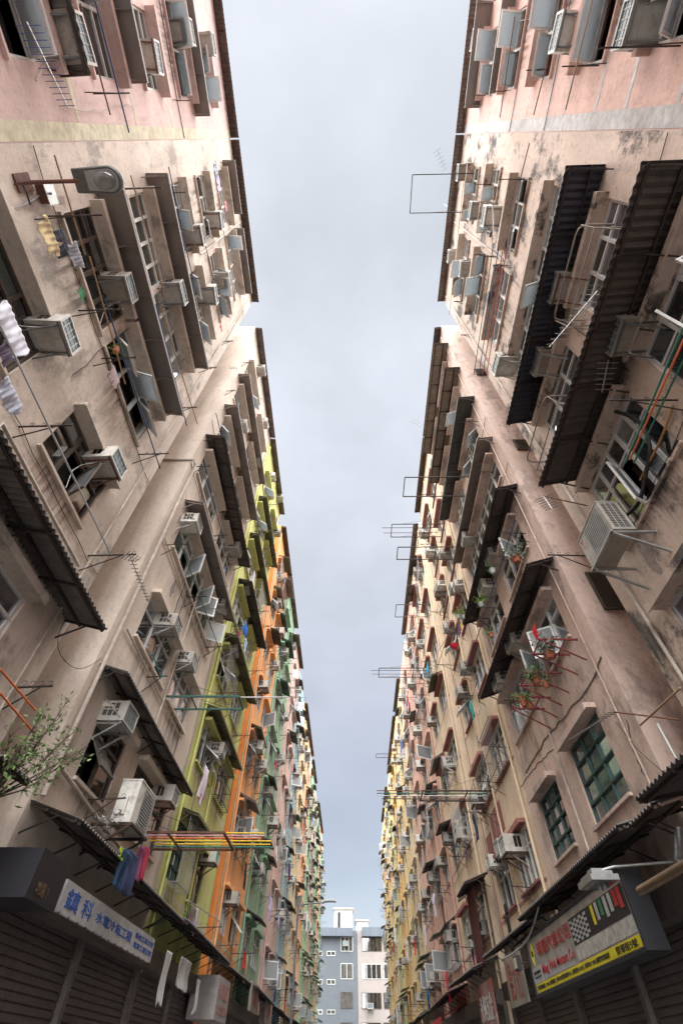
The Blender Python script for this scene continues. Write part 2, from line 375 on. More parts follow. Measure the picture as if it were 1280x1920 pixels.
def ac(s, u, z, sc=1.0, label=None, v=None, d=0.0, base=None, parts=True):
    global ACM
    if ACM is None: ACM = [ac_parts(i) for i in range(3)]
    v = random.randrange(3) if v is None else v
    adj = ('pale', 'white', 'off-white')[v]
    t = thing('air_conditioner', label or '', 'air conditioner', base or (s*(A-d), u, z), RZ(s), 'window air conditioners on the facades', sc=sc)
    me = ACM[v]
    ob('casing', me[0], t)
    [ob('louver', q, t) for q in me[1]]; ob('coil', me[2], t); ob('grille', me[3], t); ob('bracket', me[4], t)
    hz = ACH[random.randrange(5)] if random.random() < .8 else None
    if hz: ob('drain_hose', hz, t)
    t.rotation_euler = (R(random.uniform(-3, 1)), R(random.uniform(-1.5, 1.5)), t.rotation_euler[2]+R(random.uniform(-3, 3)))
    if not label: auto(t, s, u, z, adj+' air conditioner')
    return t
def acpx(s, px, py, sc=1.1, v=None, label=None):
    sc *= .82
    """px, py = middle of the underside's outer half"""
    p = W(s, px, py, .28*sc); return ac(s, p.y, p.z-.15*sc, sc, label, v)

def corr(w_, pr, drop, pitch, amp=.022):
    m = MB(); n = max(4, int(w_/pitch)*4); t = .006
    def ring(y, z, off): return [(-w_/2+w_*i/n, y, z+amp*math.sin(i*math.pi/2)+off) for i in range(n+1)]
    rows = [ring(0, 0, 0), ring(pr*.5, -drop*.5, 0), ring(pr, -drop, 0), ring(pr, -drop, -t), ring(0, 0, -t)]
    vs = [v for r in rows for v in r]; k = n+1
    fs = [(r*k+i, r*k+i+1, (r+1)*k+i+1, (r+1)*k+i) for r in range(4) for i in range(n)]
    m.add(vs, fs); return m
def awning(s, u0, u1, z, pr=.75, drop=.22, kind='corr', m=None, label=None, base_d=0.0, pitch=None):
    w_ = round(abs(u1-u0), 1); u = (u0+u1)/2
    m = m or corr_dark
    key = ('awn', w_, round(pr, 2), round(drop, 2), kind, m.name, pitch)
    def mk():
        if kind == 'corr': a = corr(w_, pr, drop, pitch or .11)
        else:
            a = MB(); t = .012
            a.add([(-w_/2, 0, 0), (w_/2, 0, 0), (w_/2, pr, -drop), (-w_/2, pr, -drop), (-w_/2, 0, -t), (w_/2, 0, -t), (w_/2, pr, -drop-t), (-w_/2, pr, -drop-t)],
                  ((0, 1, 2, 3), (4, 5, 6, 7), (0, 1, 5, 4), (1, 2, 6, 5), (2, 3, 7, 6), (3, 0, 4, 7)))
            a.box(-w_/2, w_/2, pr+.001, pr+.014, -drop-.07, -drop+.01)
        n = max(2, int(w_/.95)+1); b = MB()
        for i in range(n):
            x = -w_/2+.06+(w_-.12)*i/(n-1)
            b.bar((x, 0, -.045), (x, pr-.02, -drop-.045), .03, .035)
            b.bar((x, 0, -.34-drop*.3), (x, pr*.55, -drop*.55-.05), .022)
        if kind == 'corr':
            for q in (.35, .9): b.bar((-w_/2, pr*q, -drop*q-.045), (w_/2, pr*q, -drop*q-.045), .04)
        return a.mesh('awning_sheet', m), b.mesh('awning_bracket', steel if kind == 'corr' else m)
    a, b = cached(key, mk)
    t = thing('awning', label or '', 'awning', (s*(A-base_d), u, z), RZ(s), 'metal awnings over the windows')
    ob('awning_sheet', a, t); ob('awning_bracket', b, t)
    t.rotation_euler = (R(random.uniform(-2, 2)), R(random.uniform(-.9, .9)), t.rotation_euler[2])
    if not label: auto(t, s, u, z, {'corr_dark': 'dark', }.get(m.name, m.name.split('_')[0])+' '+('corrugated' if kind == 'corr' else 'flat')+' metal awning')
    return t
def rack_mesh(wd, L=.85, hooks=4, curl=False):
    a = MB(); h = MB()
    for x in ((-wd/2, wd/2) if wd else (0,)):
        a.bar((x, 0, 0), (x, L, .03), .022); a.bar((x, 0, -.38), (x, L*.72, .01), .016)
        for i in range(hooks):
            y = .16+(L-.22)*i/max(1, hooks-1)
            h.tube([(x, y+.035*math.sin(q), .075-.035*math.cos(q)) for q in (0, 1, 2, 3, 4, 4.9)], .005, 4, caps=False)
    if wd: a.bar((-wd/2, L*.97, .03), (wd/2, L*.97, .03), .012)
    return a.mesh('bracket_arm', steel), h.mesh('hook', steel)
def rack(s, u, z, wd=0, L=.85, hooks=4, label=None, m=None, d=0):
    a, h = cached(('rack', round(wd, 1), round(L, 2), hooks), lambda: rack_mesh(round(wd, 1), L, hooks))
    t = thing('laundry_bracket', label or '', 'laundry rack', (s*(A-d), u, z), RZ(s), 'iron laundry brackets on the facades')
    ob('bracket_arm', a, t); ob('hook', h, t)
    if not label: auto(t, s, u, z, 'iron laundry bracket')
    return t
def armpx(s, px, py, L=.85, hooks=4): p = W(s, px, py); return rack(s, p.y, p.z, 0, L, hooks)
PC = {'dark blue': (.02, .05, .16), 'green': (.02, .15, .10), 'teal': (.02, .22, .22), 'bare bamboo': (.33, .2, .1), 'red': (.35, .04, .03), 'yellow': (.75, .48, .02), 'pink': (.6, .3, .32),
      'orange': (.7, .16, .04), 'steel': (.4, .4, .4), 'black': (.02, .02, .02), 'white': (.6, .6, .58), 'brown': (.13, .05, .035)}
def pole(p, q, col, label=None, r=.014, s=None):
    p, q = Vector(p), Vector(q); c = (p+q)/2; m = MB(); m.tube([p-c, q-c], r, 7)
    me = m.mesh('laundry_pole', paint('pole '+col, PC[col]))
    t = thing('laundry_pole', label or '', 'laundry pole', c, 0, 'laundry poles', me=me)
    if not label: auto(t, -1 if c.x < 0 else 1, c.y, c.z, col+' laundry pole')
    return t
def polepx(s, a, b, d, col, r=.014, d2=None):
    return pole(W(s, *a, d), W(s, *b, d if d2 is None else d2), col, r=r)

# cloth hanging from a pole; x along the pole
def cloth_mesh(kind, w_, h, seed, col):
    rnd = random.Random(seed); ph = [rnd.uniform(0, 6.3) for _ in range(4)]; f1 = rnd.uniform(9, 14)
    def fold(x, z):
        q = x/w_; a_ = min(w_, .6)
        return a_*(.032*math.sin(f1*q+ph[0]+.8*math.sin(2.1*z/h+ph[3]))*(.25+z/h)+.016*math.sin(27*q+ph[1]+4*z/h)*(.4+z/h)+.012*math.sin(41*q-3*z/h+ph[2])+.035*math.sin(4*z/h+ph[2]))
    m = MB()
    def sheet(prof, nx=30, nz=20):
        vs = []
        for j in range(nz+1):
            t = j/nz; x0, x1, zz = prof(t)
            for i in range(nx+1):
                x = x0+(x1-x0)*i/nx; z = zz(i/nx) if callable(zz) else zz
                vs.append((x, fold(x, -z), z))
        k = nx+1; m.add(vs, [(j*k+i, j*k+i+1, (j+1)*k+i+1, (j+1)*k+i) for j in range(nz) for i in range(nx)], True)
    if kind == 'shirt':
        b = w_*.36
        sheet(lambda t: (-b-.01*t, b+.01*t, -.03-t*h))
        for sg in (-1, 1):
            sheet(lambda t, sg=sg: (sg*b*.98, sg*(w_*.5), (lambda q, t=t: -.03-.10*q*h-t*h*.27)), 5, 4)
    elif kind == 'trousers':
        sheet(lambda t: (-w_*.5, w_*.5, -t*h*.25), 12, 4)
        for sg in (-1, 1): sheet(lambda t, sg=sg: (sg*w_*.5, sg*w_*(.02+.14*t), -h*.25-t*h*.75), 6, 9)
    else:
        sheet(lambda t: (-w_*.5+.03*math.sin(5*t+ph[3]), w_*.5+.02*math.sin(7*t), (lambda q, t=t: -t*h*(1+.08*math.sin(3*q+ph[1])))))
    me = m.mesh('laundry', mat('cloth_'+col[0], col[1], .9, noise=.12, nscale=20))
    return me
def laundry(s, pos, kind, w_, h, col, label=None, seed=None, rz=None, cat=None):
    seed = random.randrange(9999) if seed is None else seed
    me = cloth_mesh(kind, w_, h, seed, col)
    t = thing({'shirt': 'hanging_shirt', 'trousers': 'hanging_trousers'}.get(kind, 'hanging_cloth'), label or '', cat or {'shirt': 'shirt', 'trousers': 'trousers'}.get(kind, 'cloth'), pos, RZ(s) if rz is None else rz, 'laundry hung out to dry', me=me)
    md = t.modifiers.new('thickness', 'SOLIDIFY'); md.thickness = .0025
    if not label: auto(t, s, pos[1], pos[2], col[0]+' '+{'shirt': 'shirt', 'trousers': 'trousers'}.get(kind, 'cloth')+' hung to dry')
    return t
CC = [('white', (.7, .7, .74)), ('navy', (.02, .03, .08)), ('red', (.6, .03, .03)), ('lavender', (.5, .45, .65)), ('black', (.015, .015, .018)), ('blue', (.06, .18, .5)), ('pink', (.7, .3, .38)), ('grey', (.25, .25, .27)), ('teal', (.05, .35, .33)), ('plum', (.15, .03, .08)), ('tan', (.45, .35, .25))]

def antenna(p, q, n, label, elem=.5, col=None, mast=None, up=(0, 0, 1)):
    """yagi aerial from p to q"""
    p, q = Vector(p), Vector(q); m = MB(); m.bar((0, 0, 0), q-p, .016); d = (q-p).normalized(); x = d.cross(Vector(up)).normalized()
    e_ = MB()
    for i in range(n):
        c = (q-p)*((i+.5)/n); l = elem*(1-.35*i/n)/2; e_.bar(c-x*l, c+x*l, .009)
    t = thing('tv_aerial', label, 'aerial', p, 0, 'tv aerials')
    ob('boom', m.mesh('boom', galv), t); ob('element', e_.mesh('element', col or galv), t)
    if mast is not None:
        k = MB(); k.tube([(0, 0, 0), Vector(mast)-p], .014); ob('mast', k.mesh('mast', rust), t)
    return t

# ------------------------------------------------------------------ buildings
LB = [  # name, u0, u1, plaster, side plaster, gap before?, label
 ('rose pink', -2.7, -.0003, 'rose', None, 'pink apartment building with pale yellow painted lines at the upper left corner'),
 ('lamp-side beige', .0003, 1.33, 'cream1', None, 'stained beige apartment building carrying the wall lamp, nearest on the left'),
 ('beige', 1.58, 2.945, 'cream2', None, 'beige apartment building on the left beside the lime yellow one'),
 ('lime', 2.95, 4.2, 'lime', None, 'lime yellow apartment building in the left row'),
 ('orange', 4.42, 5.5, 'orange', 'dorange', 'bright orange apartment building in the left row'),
 ('green', 5.504, 6.85, 'green', None, 'green apartment building just beyond the orange one in the left row'),
 ('dusty pink', 7.03, 8.15, 'rosy', None, 'dusty pink apartment building between green and blue ones in the left row'),
 ('blue', 8.154, 9.3, 'blue', None, 'pale blue apartment building in the left row'),
 ('pale yellow', 9.48, 10.9, 'pyellow', None, 'pale yellow apartment building beyond the blue one in the left row'),
 ('peach', 10.904, 12.1, 'peach', None, 'peach apartment building far down the left row'),
 ('mint', 12.28, 13.8, 'mint', None, 'mint green apartment building beyond the peach one, far left row'),
 ('faded pink', 13.804, 15.0, 'rosy', None, 'faded pink apartment building between two green ones, far left row'),
 ('far green', 15.18, 16.9, 'green', None, 'far green apartment building, third from the end of the left row'),
 ('far peach', 16.904, 17.9, 'peach', None, 'far peach apartment building, second from the end of the left row'),
 ('last mint', 18.05, 19.2, 'mint', None, 'mint apartment building at the far end of the left row')]
RB = [
 ('salmon', -2.7, -.0003, 'pink', None, 'salmon pink apartment building with white painted lines at the upper right corner'),
 ('mould-stained', .0003, 1.35, 'stain', None, 'beige apartment building with black mould stains, nearest on the right'),
 ('brown', 1.6, 2.945, 'brown', None, 'brownish pink apartment building with cracked plaster, second on the right'),
 ('sand', 2.95, 4.18, 'sand', None, 'sand coloured apartment building with red window hoods, third on the right'),
 ('far sand', 4.38, 5.7, 'sand', None, 'sand coloured apartment building adjoining the salmon one in the right row'),
 ('pink', 5.704, 7.05, 'salmon', None, 'salmon pink apartment building with grey awnings, middle of the right row'),
 ('far pink', 7.23, 8.5, 'salmon', None, 'salmon pink apartment building adjoining the yellow ones in the right row'),
 ('straw', 8.504, 9.85, 'pyellow', None, 'straw yellow apartment building beyond the pink ones in the right row'),
 ('butter', 10.03, 11.2, 'yellow', None, 'butter yellow apartment building in the right row'),
 ('gold', 11.204, 12.6, 'gold', None, 'golden yellow apartment building in the right row'),
 ('citron', 12.78, 14.0, 'citron', None, 'greenish yellow apartment building in the right row'),
 ('pale gold', 14.004, 15.4, 'pyellow', None, 'pale gold apartment building far down the right row'),
 ('amber', 15.58, 16.8, 'gold', None, 'amber apartment building, second from the end of the right row'),
 ('end sand', 16.95, 18.4, 'yellow', None, 'yellow apartment building at the far end of the right row')]
SD = {-1: 'left', 1: 'right'}
BB = {}
for side, lst in ((-1, LB), (1, RB)):
    for i, (n_, a, b, wm, sm, lab) in enumerate(lst):
        BB[(side, i)] = Building(n_, side, a, b, wm, lab, side_mat=sm)

# ---- near windows, one by one (u = along the street, v = height, in half street widths)
L0, L1, L2, L3 = [BB[(-1, i)] for i in range(4)]; R0, R1, R2, R3, R4 = [BB[(1, i)] for i in range(5)]
# left rose building
for k in range(7):
    t = FL(k)
    L0.win(-.62 if k in (3, 5) else -.5, -.2, t-.25, t, ('o', 2, (0, 0, 3, 2, 0, 3, 3)[k]), gm=k % 7, hood='w')
    L0.win(-1.15, -.78, t-.25, t, ('o', 2, k % 4), gm=(k+3) % 7, hood='w')
    L0.win(-1.9, -1.4, t-.25, t, ('t', 3), hood='w')
# left beige with lamp
t = FL(0); L1.win(.25, 1.1, t-.25, t, ('t', 4), fm=alu, gm=2, hood='w')
t = FL(1); L1.win(.03, .53, t-.25, t, ('t', 3), fm=bronze, gm=0, hood='w'); L1.win(.76, 1.1, t-.25, t, ('c', 3, 2), fm=bronze, gm=1, hood='w')
t = FL(2); L1.win(.195, .6, t-.25, t, ('t', 4), fm=bronze, gm=5, hood='w'); L1.win(.655, 1.11, t-.26, t, ('o', 3, 7), fm=alu, gm=2, hood='w')
t = FL(3); L1.win(.195, .6, t-.24, t, ('t', 4), gm=6, hood='w'); L1.win(.62, 1.1, t-.24, t, ('t', 4), gm=5, hood='w')
t = FL(4); L1.win(.19, .55, t-.24, t, ('o', 3, 6), gm=2, hood='w'); L1.win(.66, 1.1, t-.24, t, ('o', 3, 5), gm=5, hood='w')
t = FL(5); L1.win(.19, .55, t-.24, t, ('o', 3, 5), gm=2, hood='w'); L1.win(.66, 1.1, t-.24, t, ('o', 3, 3), gm=4, hood='w')
t = FL(6); L1.win(.19, .55, t-.24, t, ('t', 3), gm=3, hood='w'); L1.win(.62, 1.1, t-.24, t, ('o', 4, 8), gm=4, hood='w')
# left beige second
t = FL(0); L2.win(1.78, 2.09, t-.25, t, ('o', 2, 2), fm=bronze, gm=3, hood='w'); L2.win(2.27, 2.8, t-.25, t, ('t', 3), fm=bronze, gm=3, hood='w')
t = FL(1); L2.win(1.785, 2.25, t-.24, t, ('t', 3), gm=1, hood='w'); L2.win(2.36, 2.74, t-.24, t, ('t', 3), gm=2, hood='w')
t = FL(2); L2.win(1.78, 2.8, t-.25, t, ('c', 7, 0b0101101), gm=2, hood='w')
t = FL(3); L2.win(1.7, 2.2, t-.24, t, ('t', 3), gm=2, hood='w'); L2.win(2.35, 2.8, t-.24, t, ('t', 3), gm=5, hood='w')
for k in (4, 5, 6):
    t = FL(k); L2.win(1.75, 2.2, t-.24, t, ('o', 3, k % 5), gm=k, hood='w'); L2.win(2.35, 2.8, t-.24, t, ('t', 3), gm=k-2, hood='w')
# lime
t = FL(0); L3.win(3.07, 3.32, t-.26, t+.02, ('g', 3, 4), fm=greenfr, gm=0, hood=None); L3.win(3.55, 3.85, t-.26, t, ('t', 2), fm=bronze, gm=3, hood='w')
for k in range(1, 7):
    t = FL(k); L3.win(3.1, 3.5, t-.25, t, ('o', 3, (k*3) % 8), gm=k % 7, hood='w'); L3.win(3.68, 4.05, t-.25, t, ('t', 3), gm=(k+2) % 7, hood='w')
# right salmon
for k in range(7):
    t = FL(k)
    R0.win(-.62 if k in (1, 3) else -.55, -.21, t-.25, t, ('o', 2, (1, 0, 2, 3, 3, 3, 3)[k]), gm=(k+4) % 7, hood='w')
    R0.win(-1.2, -.8, t-.25, t, ('o', 2, k % 4), gm=(k+2) % 7, hood='w'); R0.win(-1.9, -1.4, t-.25, t, ('t', 3), hood='w')
# right mould-stained
t = FL(0); R1.win(.74, 1.17, t-.26, t+.02, ('g', 3, 3), fm=alu, gm=2, hood='w'); R1.win(.15, .55, t-.26, t, ('t', 3), gm=2, hood='w')
t = FL(1); R1.win(.73, 1.16, t-.32, t+.03, ('c', 5, 4), gm=1, hood='w'); R1.win(.1, .6, t-.3, t+.03, ('c', 4, 7), gm=1, hood='w')
t = FL(2); R1.win(.2, .58, t-.25, t, ('t', 3), gm=6, hood='w'); R1.win(.76, 1.16, t-.25, t, ('t', 3), gm=6, hood='w')
t = FL(3); R1.win(.2, 1.13, t-.23, t, ('o', 7, 8), gm=5, hood='w')
t = FL(4); R1.win(.2, .56, t-.24, t, ('o', 3, 5), gm=5, hood='w'); R1.win(.68, 1.13, t-.24, t, ('t', 3), gm=0, hood='w')
t = FL(5); R1.win(.18, .55, t-.24, t, ('o', 4, 14), gm=4, hood='w'); R1.win(.68, 1.13, t-.24, t, ('o', 3, 3), gm=4, hood='w')
t = FL(6); R1.win(.2, .55, t-.24, t, ('o', 4, 11), gm=5, hood='w'); R1.win(.68, 1.13, t-.24, t, ('o', 3, 6), gm=1, hood='w')
# right brown
R2.win(1.84, 2.21, .655, .96, ('g', 3, 4), fm=greenfr, gm=2, hood='w'); R2.win(2.46, 2.78, .67, .94, ('g', 3, 4), fm=greenfr, gm=0, hood='w')
t = FL(1); R2.win(1.78, 2.2, t-.25, t, ('c', 3, 6), gm=1, hood='w'); R2.win(2.42, 2.85, t-.25, t, ('t', 3), gm=5, hood='w')
t = FL(2); R2.win(1.8, 2.25, t-.25, t, ('c', 3, 1), gm=4, hood='w'); R2.win(2.42, 2.85, t-.25, t, ('t', 3), gm=1, hood='w')
t = FL(3); R2.win(1.75, 2.85, t-.24, t, ('t', 8), gm=4, hood='w')
for k in (4, 5, 6):
    t = FL(k); R2.win(1.8, 2.25, t-.24, t, ('o', 3, (5, 2, 1)[k-4]), gm=k, hood='w'); R2.win(2.42, 2.85, t-.24, t, ('t', 3), gm=k-2, hood='w')
# right sand
for k in range(7):
    t = FL(k); R3.win(3.08, 3.45, t-.25, t, ('t', 3) if k else ('t', 4), gm=4 if k < 2 else k, hood='red'); R3.win(3.62, 4.0, t-.25, t, ('o', 3, k % 5), gm=(k+1) % 7, hood='red')
# the rest: two windows to a floor
for (side, i), b in BB.items():
    if (side == -1 and i < 4) or (side == 1 and i < 4): continue
    wd = b.u1-b.u0
    for k in range(7):
        for a, c in ((.1, .44), (.56, .9)):
            j = random.uniform(-.02, .02)
            b.win(b.u0+wd*(a+j), b.u0+wd*(c+j), FL(k)-.25, FL(k), (random.choice('toooc'), random.choice((2, 3)), random.choice((0, 0, 0, 1, 2, 4))), gm=random.randrange(7),
                  hood='red' if b.name == 'far sand' else 'w')
for b in BLD: b.build()

# ---- trims that belong to single buildings
def strip(b, ua, ub, va, vb, m, d=.006, name='painted_band'):
    q = MB(); a, c = sorted((b.lx(ua), b.lx(ub))); q.box(a, c, -.02, d, Z(va), Z(vb)); ob(name, q.mesh(name, m), b.root)
strip(L0, -.055, -.004, -.3, 5.1, yellow_trim)
for v in (1.03, 1.63, 2.24, 2.85, 3.45, 4.06, 4.66): strip(L0, -2.6, -.056, v, v+.025, yellow_trim, .004)
strip(R0, -.06, -.004, -.3, 5.1, white_trim)
for v in (1.0, 1.24, 1.62, 1.86, 2.2, 2.46, 2.8, 3.05, 3.4, 3.66, 4.0, 4.28, 4.62): strip(R0, -2.6, -.061, v, v+.022, white_trim, .004)
for b in (R3, R4, BB[(1, 5)], BB[(1, 6)]):
    for k in range(7): strip(b, b.u0+.02, b.u1-.02, FL(k)-.285, FL(k)-.268, pink_trim, .004)
for u in (3.02, 4.1): strip(R3, u, u+.03, .5, 5.1, pink_trim, .005)
strip(R3, 3.5, 3.85, FL(0)+.1, FL(0)+.27, redpaint, .008); strip(R3, 3.9, 4.08, FL(0)-.02, FL(0)+.2, redpaint, .008)
L4 = BB[(-1, 4)]
strip(L4, 4.42, 4.46, .5, 5.1, cream_trim, .006)
for k in range(7): strip(L4, 4.461, 5.49, FL(k)-.32, FL(k)-.295, cream_trim, .005)
for k in range(2): strip(L3, 2.96, 4.19, FL(k)-.33, FL(k)-.3, cream_trim, .005)
strip(L2, 2.9, 2.94, .5, 5.1, concrete, .02, 'pilaster')
# recess back walls: the light wells between pairs of buildings
for side in (-1, 1):
    bs = [BB[k] for k in sorted(BB) if k[0] == side]
    for p_, q_ in zip(bs, bs[1:]):
        if q_.u0-p_.u1 > .1:
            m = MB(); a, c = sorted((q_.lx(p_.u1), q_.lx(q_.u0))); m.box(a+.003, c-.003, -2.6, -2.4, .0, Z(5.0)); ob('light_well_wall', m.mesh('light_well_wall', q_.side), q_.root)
# small windows in the side wall of the brown building's light well
for k, hgt in ((1, .36), (3, .2), (5, .2)):
    b = R2; m = MB(); x = b.lx(b.u0)-.012; z = Z(FL(k))
    m.box(x-.05, x, -1.25, -.45, z-1.25 if k == 1 else z-.8, z-.2); fr = ob('window', m.mesh('window', bronze), b.root)
    m = MB(); m.box(x-.056, x-.051, -1.2, -.5, z-1.2 if k == 1 else z-.75, z-.25); ob('pane', m.mesh('pane', GL[3]), fr)

patch_m = {}
def patches(b, n, sz, seed):
    r8 = random.Random(seed); pm = mat('repair_'+b.wm.name, tuple(x*r8.uniform(.72, .95) for x in (.50, .44, .39)), .95, noise=.25, bump=.7, dirt=.7, drip=.4)
    for i in range(n):
        for _ in range(20):
            u = r8.uniform(b.u0+.05, b.u1-.05); v = r8.uniform(.6, 4.9); rr = sz*r8.uniform(.4, 1)
            if not any(ua-rr/A < u < ub+rr/A and va-rr/A*1.4 < v < vb+rr/A*1.4 for ua, ub, va, vb, *_ in b.wins): break
        else: continue
        k = 18; q = MB(); pts = []
        for j in range(k): a_ = 2*math.pi*j/k; e_ = rr*(.55+.45*r8.random()); pts.append((b.lx(u)+e_*.6*math.cos(a_), .003+.0007*i, Z(v)+e_*1.3*math.sin(a_)))
        pts = [p for p in pts if -b.hw < p[0] < b.hw]
        q.add(pts, (tuple(range(len(pts))),)); ob('plaster_patch', q.mesh('plaster_patch', pm), b.root)
for b, n in ((L1, 7), (L2, 5), (R1, 9), (R2, 10), (L3, 4), (R3, 3), (L0, 3), (R0, 3)): patches(b, n, .34, int(b.u0*10)+99)
for b in BLD:
    r8 = random.Random(int(b.u0*31)+b.s)
    for i in range(5 if b.u0 < 3 else 3):
        u = r8.uniform(b.u0+.04, b.u1-.04); v0 = r8.uniform(.5, 3.5); v1 = v0+r8.uniform(.5, 2.4); pts = []; uu = u
        k = 14
        for j in range(k+1):
            uu += r8.uniform(-.012, .012); pts.append((max(-b.hw+.02, min(b.hw-.02, b.lx(uu))), .02+r8.uniform(0, .012), Z(v0+(v1-v0)*j/k)))
        q = MB(); q.tube(pts, .009, 4); ob('wall_cable', q.mesh('wall_cable', r8.choice((steel, pipe_m, galv))), b.root)
    for i in range(2 if b.u0 < 3 else 1):
        v = FL(r8.randrange(0, 6))+.3+r8.uniform(-.03, .03); pts = []
        for j in range(15): pts.append((-b.hw+.03+(2*b.hw-.06)*j/14, .02, Z(v)-.06*math.sin(math.pi*((j*3) % 7)/7)))
        q = MB(); q.tube(pts, .008, 4); ob('wall_cable', q.mesh('wall_cable', steel), b.root)
def cage(b, ua, ub, va, vb, m_=None, d=.32):
    w_ = abs(U(ub-ua)); h = A*(vb-va)
    def mk():
        q = MB(); n = max(3, int(w_/.16))
        for z_ in (0, h/2, h): q.bar((-w_/2, d, z_), (w_/2, d, z_), .018); q.bar((-w_/2, 0, z_), (-w_/2, d, z_), .018); q.bar((w_/2, 0, z_), (w_/2, d, z_), .018)
        for i in range(n+1): x = -w_/2+w_*i/n; q.bar((x, d, 0), (x, d, h), .012); q.bar((x, 0, 0), (x, d, 0), .01)
        return q.mesh('window_cage', m_ or greyiron)
    ob('window_cage', cached(('cage', round(w_, 2), round(h, 2), (m_ or greyiron).name), mk), b.root, (b.lx((ua+ub)/2), .004, Z(va)))
for b in BLD:
    if b.u0 < 2.9: continue
    r8 = random.Random(int(b.u0*17)+b.s)
    for ua, ub, va, vb, *_ in b.wins:
        if r8.random() < .2: cage(b, ua-.01, ub+.01, va-.02, vb+.02, r8.choice((greyiron, galv, alu)))
cage(L3, 3.1, 3.5, FL(2)-.27, FL(2), galv); cage(L3, 3.6, 3.95, FL(1)-.28, FL(1)-.03, steel)

# drip stains under the sills of the nearer houses: thin dirty films of their own ragged shape
def stainmat(nm, col):
    m = bpy.data.materials.new(nm); m.use_nodes = True; t = m.node_tree; L = t.links.new; b_ = t.nodes['Principled BSDF']; b_.inputs['Base Color'].default_value = (*col, 1); b_.inputs['Roughness'].default_value = .95
    tc_ = t.nodes.new('ShaderNodeTexCoord'); sp = t.nodes.new('ShaderNodeSeparateXYZ'); L(tc_.outputs['Generated'], sp.inputs[0])
    oi = t.nodes.new('ShaderNodeObjectInfo'); mm = t.nodes.new('ShaderNodeMath'); mm.operation = 'MULTIPLY'; mm.inputs[1].default_value = 50; L(oi.outputs['Random'], mm.inputs[0])
    ad = t.nodes.new('ShaderNodeVectorMath'); ad.operation = 'ADD'; L(tc_.outputs['Object'], ad.inputs[0]); L(mm.outputs[0], ad.inputs[1])
    mp_ = t.nodes.new('ShaderNodeMapping'); mp_.inputs['Scale'].default_value = (5, 5, .55); L(ad.outputs[0], mp_.inputs[0])
    n = t.nodes.new('ShaderNodeTexNoise'); n.inputs['Scale'].default_value = 2; n.inputs['Detail'].default_value = 8; n.inputs['Roughness'].default_value = .65; L(mp_.outputs[0], n.inputs[0])
    def mth(op, a, b2):
        k = t.nodes.new('ShaderNodeMath'); k.operation = op
        for i, v in enumerate((a, b2)):
            if hasattr(v, 'links') or hasattr(v, 'is_output'): L(v, k.inputs[i])
            else: k.inputs[i].default_value = v
        return k.outputs[0]
    z2 = mth('POWER', sp.outputs[2], 1.3); ex = mth('SUBTRACT', 1.0, mth('POWER', mth('ABSOLUTE', mth('SUBTRACT', mth('MULTIPLY', sp.outputs[0], 2.0), 1.0), 0.0), 3.0))
    r = t.nodes.new('ShaderNodeMapRange'); L(n.outputs[0], r.inputs[0]); r.inputs[1].default_value = .42; r.inputs[2].default_value = .62
    al = mth('MULTIPLY', mth('MULTIPLY', mth('MULTIPLY', r.outputs[0], z2), ex), .8); L(al, b_.inputs['Alpha']); return m
ST = [stainmat('soot_drip', (.06, .05, .042)), stainmat('rust_drip', (.16, .075, .03)), stainmat('grey_drip', (.12, .10, .09))]
for b in BLD:
    if b.u0 > 7: continue
    r8 = random.Random(int(b.u0*13)+b.s+7)
    for i, (ua, ub, va, vb, *_) in enumerate(b.wins):
        if r8.random() < .2: continue
        w_ = abs(U(ub-ua))*r8.uniform(.5, 1.05); h = r8.uniform(.8, 1.55); w_, h = round(w_, 1), round(h, 1); si = r8.choice((0, 0, 1, 2, 2))
        ob('drip_stain', cached(('drip', w_, h, si), lambda: MB().quad((-w_/2, 0, -h), (w_/2, 0, -h), (w_/2, 0, 0), (-w_/2, 0, 0)).mesh('drip_stain', ST[si])), b.root, (b.lx((ua+ub)/2)+r8.uniform(-.2, .2), .006+.0015*(i % 3), Z(va)-.02))
C.cycles.transparent_max_bounces = 12

# ---- eaves: a strip of corrugated roof along the top of each building
for b in BLD:
    u0, u1 = b.u0, b.u1
    if b.name in ('rose pink', 'salmon'): u0 = -2.6
    if b.name not in ('blue', 'faded pink', 'last mint', 'citron', 'end sand', 'far pink'):
        a = .02 if b.name == 'beige' else 0.0
        wd_ = U(u1-u0)-.05
        key = ('eave', round(wd_, 1), b.s, b.name)
        pr = .36 if b.u0 < 3 else .36
        def mk():
            q = corr(wd_, pr, .08, .13, .02).mesh('roof_sheet', (corr_dark, corr_grey, mat('rusty_roof_sheet', (.10, .082, .07), .8, noise=.5, dirt=.7, dirtcol=(.05, .045, .04)))[(int(b.u0*7)+b.s) % 3])
            r_ = MB()
            n = int(wd_/1.1)+1
            for i in range(n+1): x = -wd_/2+.05+(wd_-.1)*i/n; r_.bar((x, -.1, -.05), (x, pr-.04, -.13), .03)
            for q_ in (.3, .85): r_.bar((-wd_/2, pr*q_, -.08*q_-.05), (wd_/2, pr*q_, -.08*q_-.05), .03)
            return q, r_.mesh('roof_rafter', rust)
        q, r_ = cached(key, mk)
        ob('roof_sheet', q, b.root, (b.lx((u0+u1)/2), 0, Z(b.top)-.04)); ob('roof_rafter', r_, b.root, (b.lx((u0+u1)/2), 0, Z(b.top)-.04))
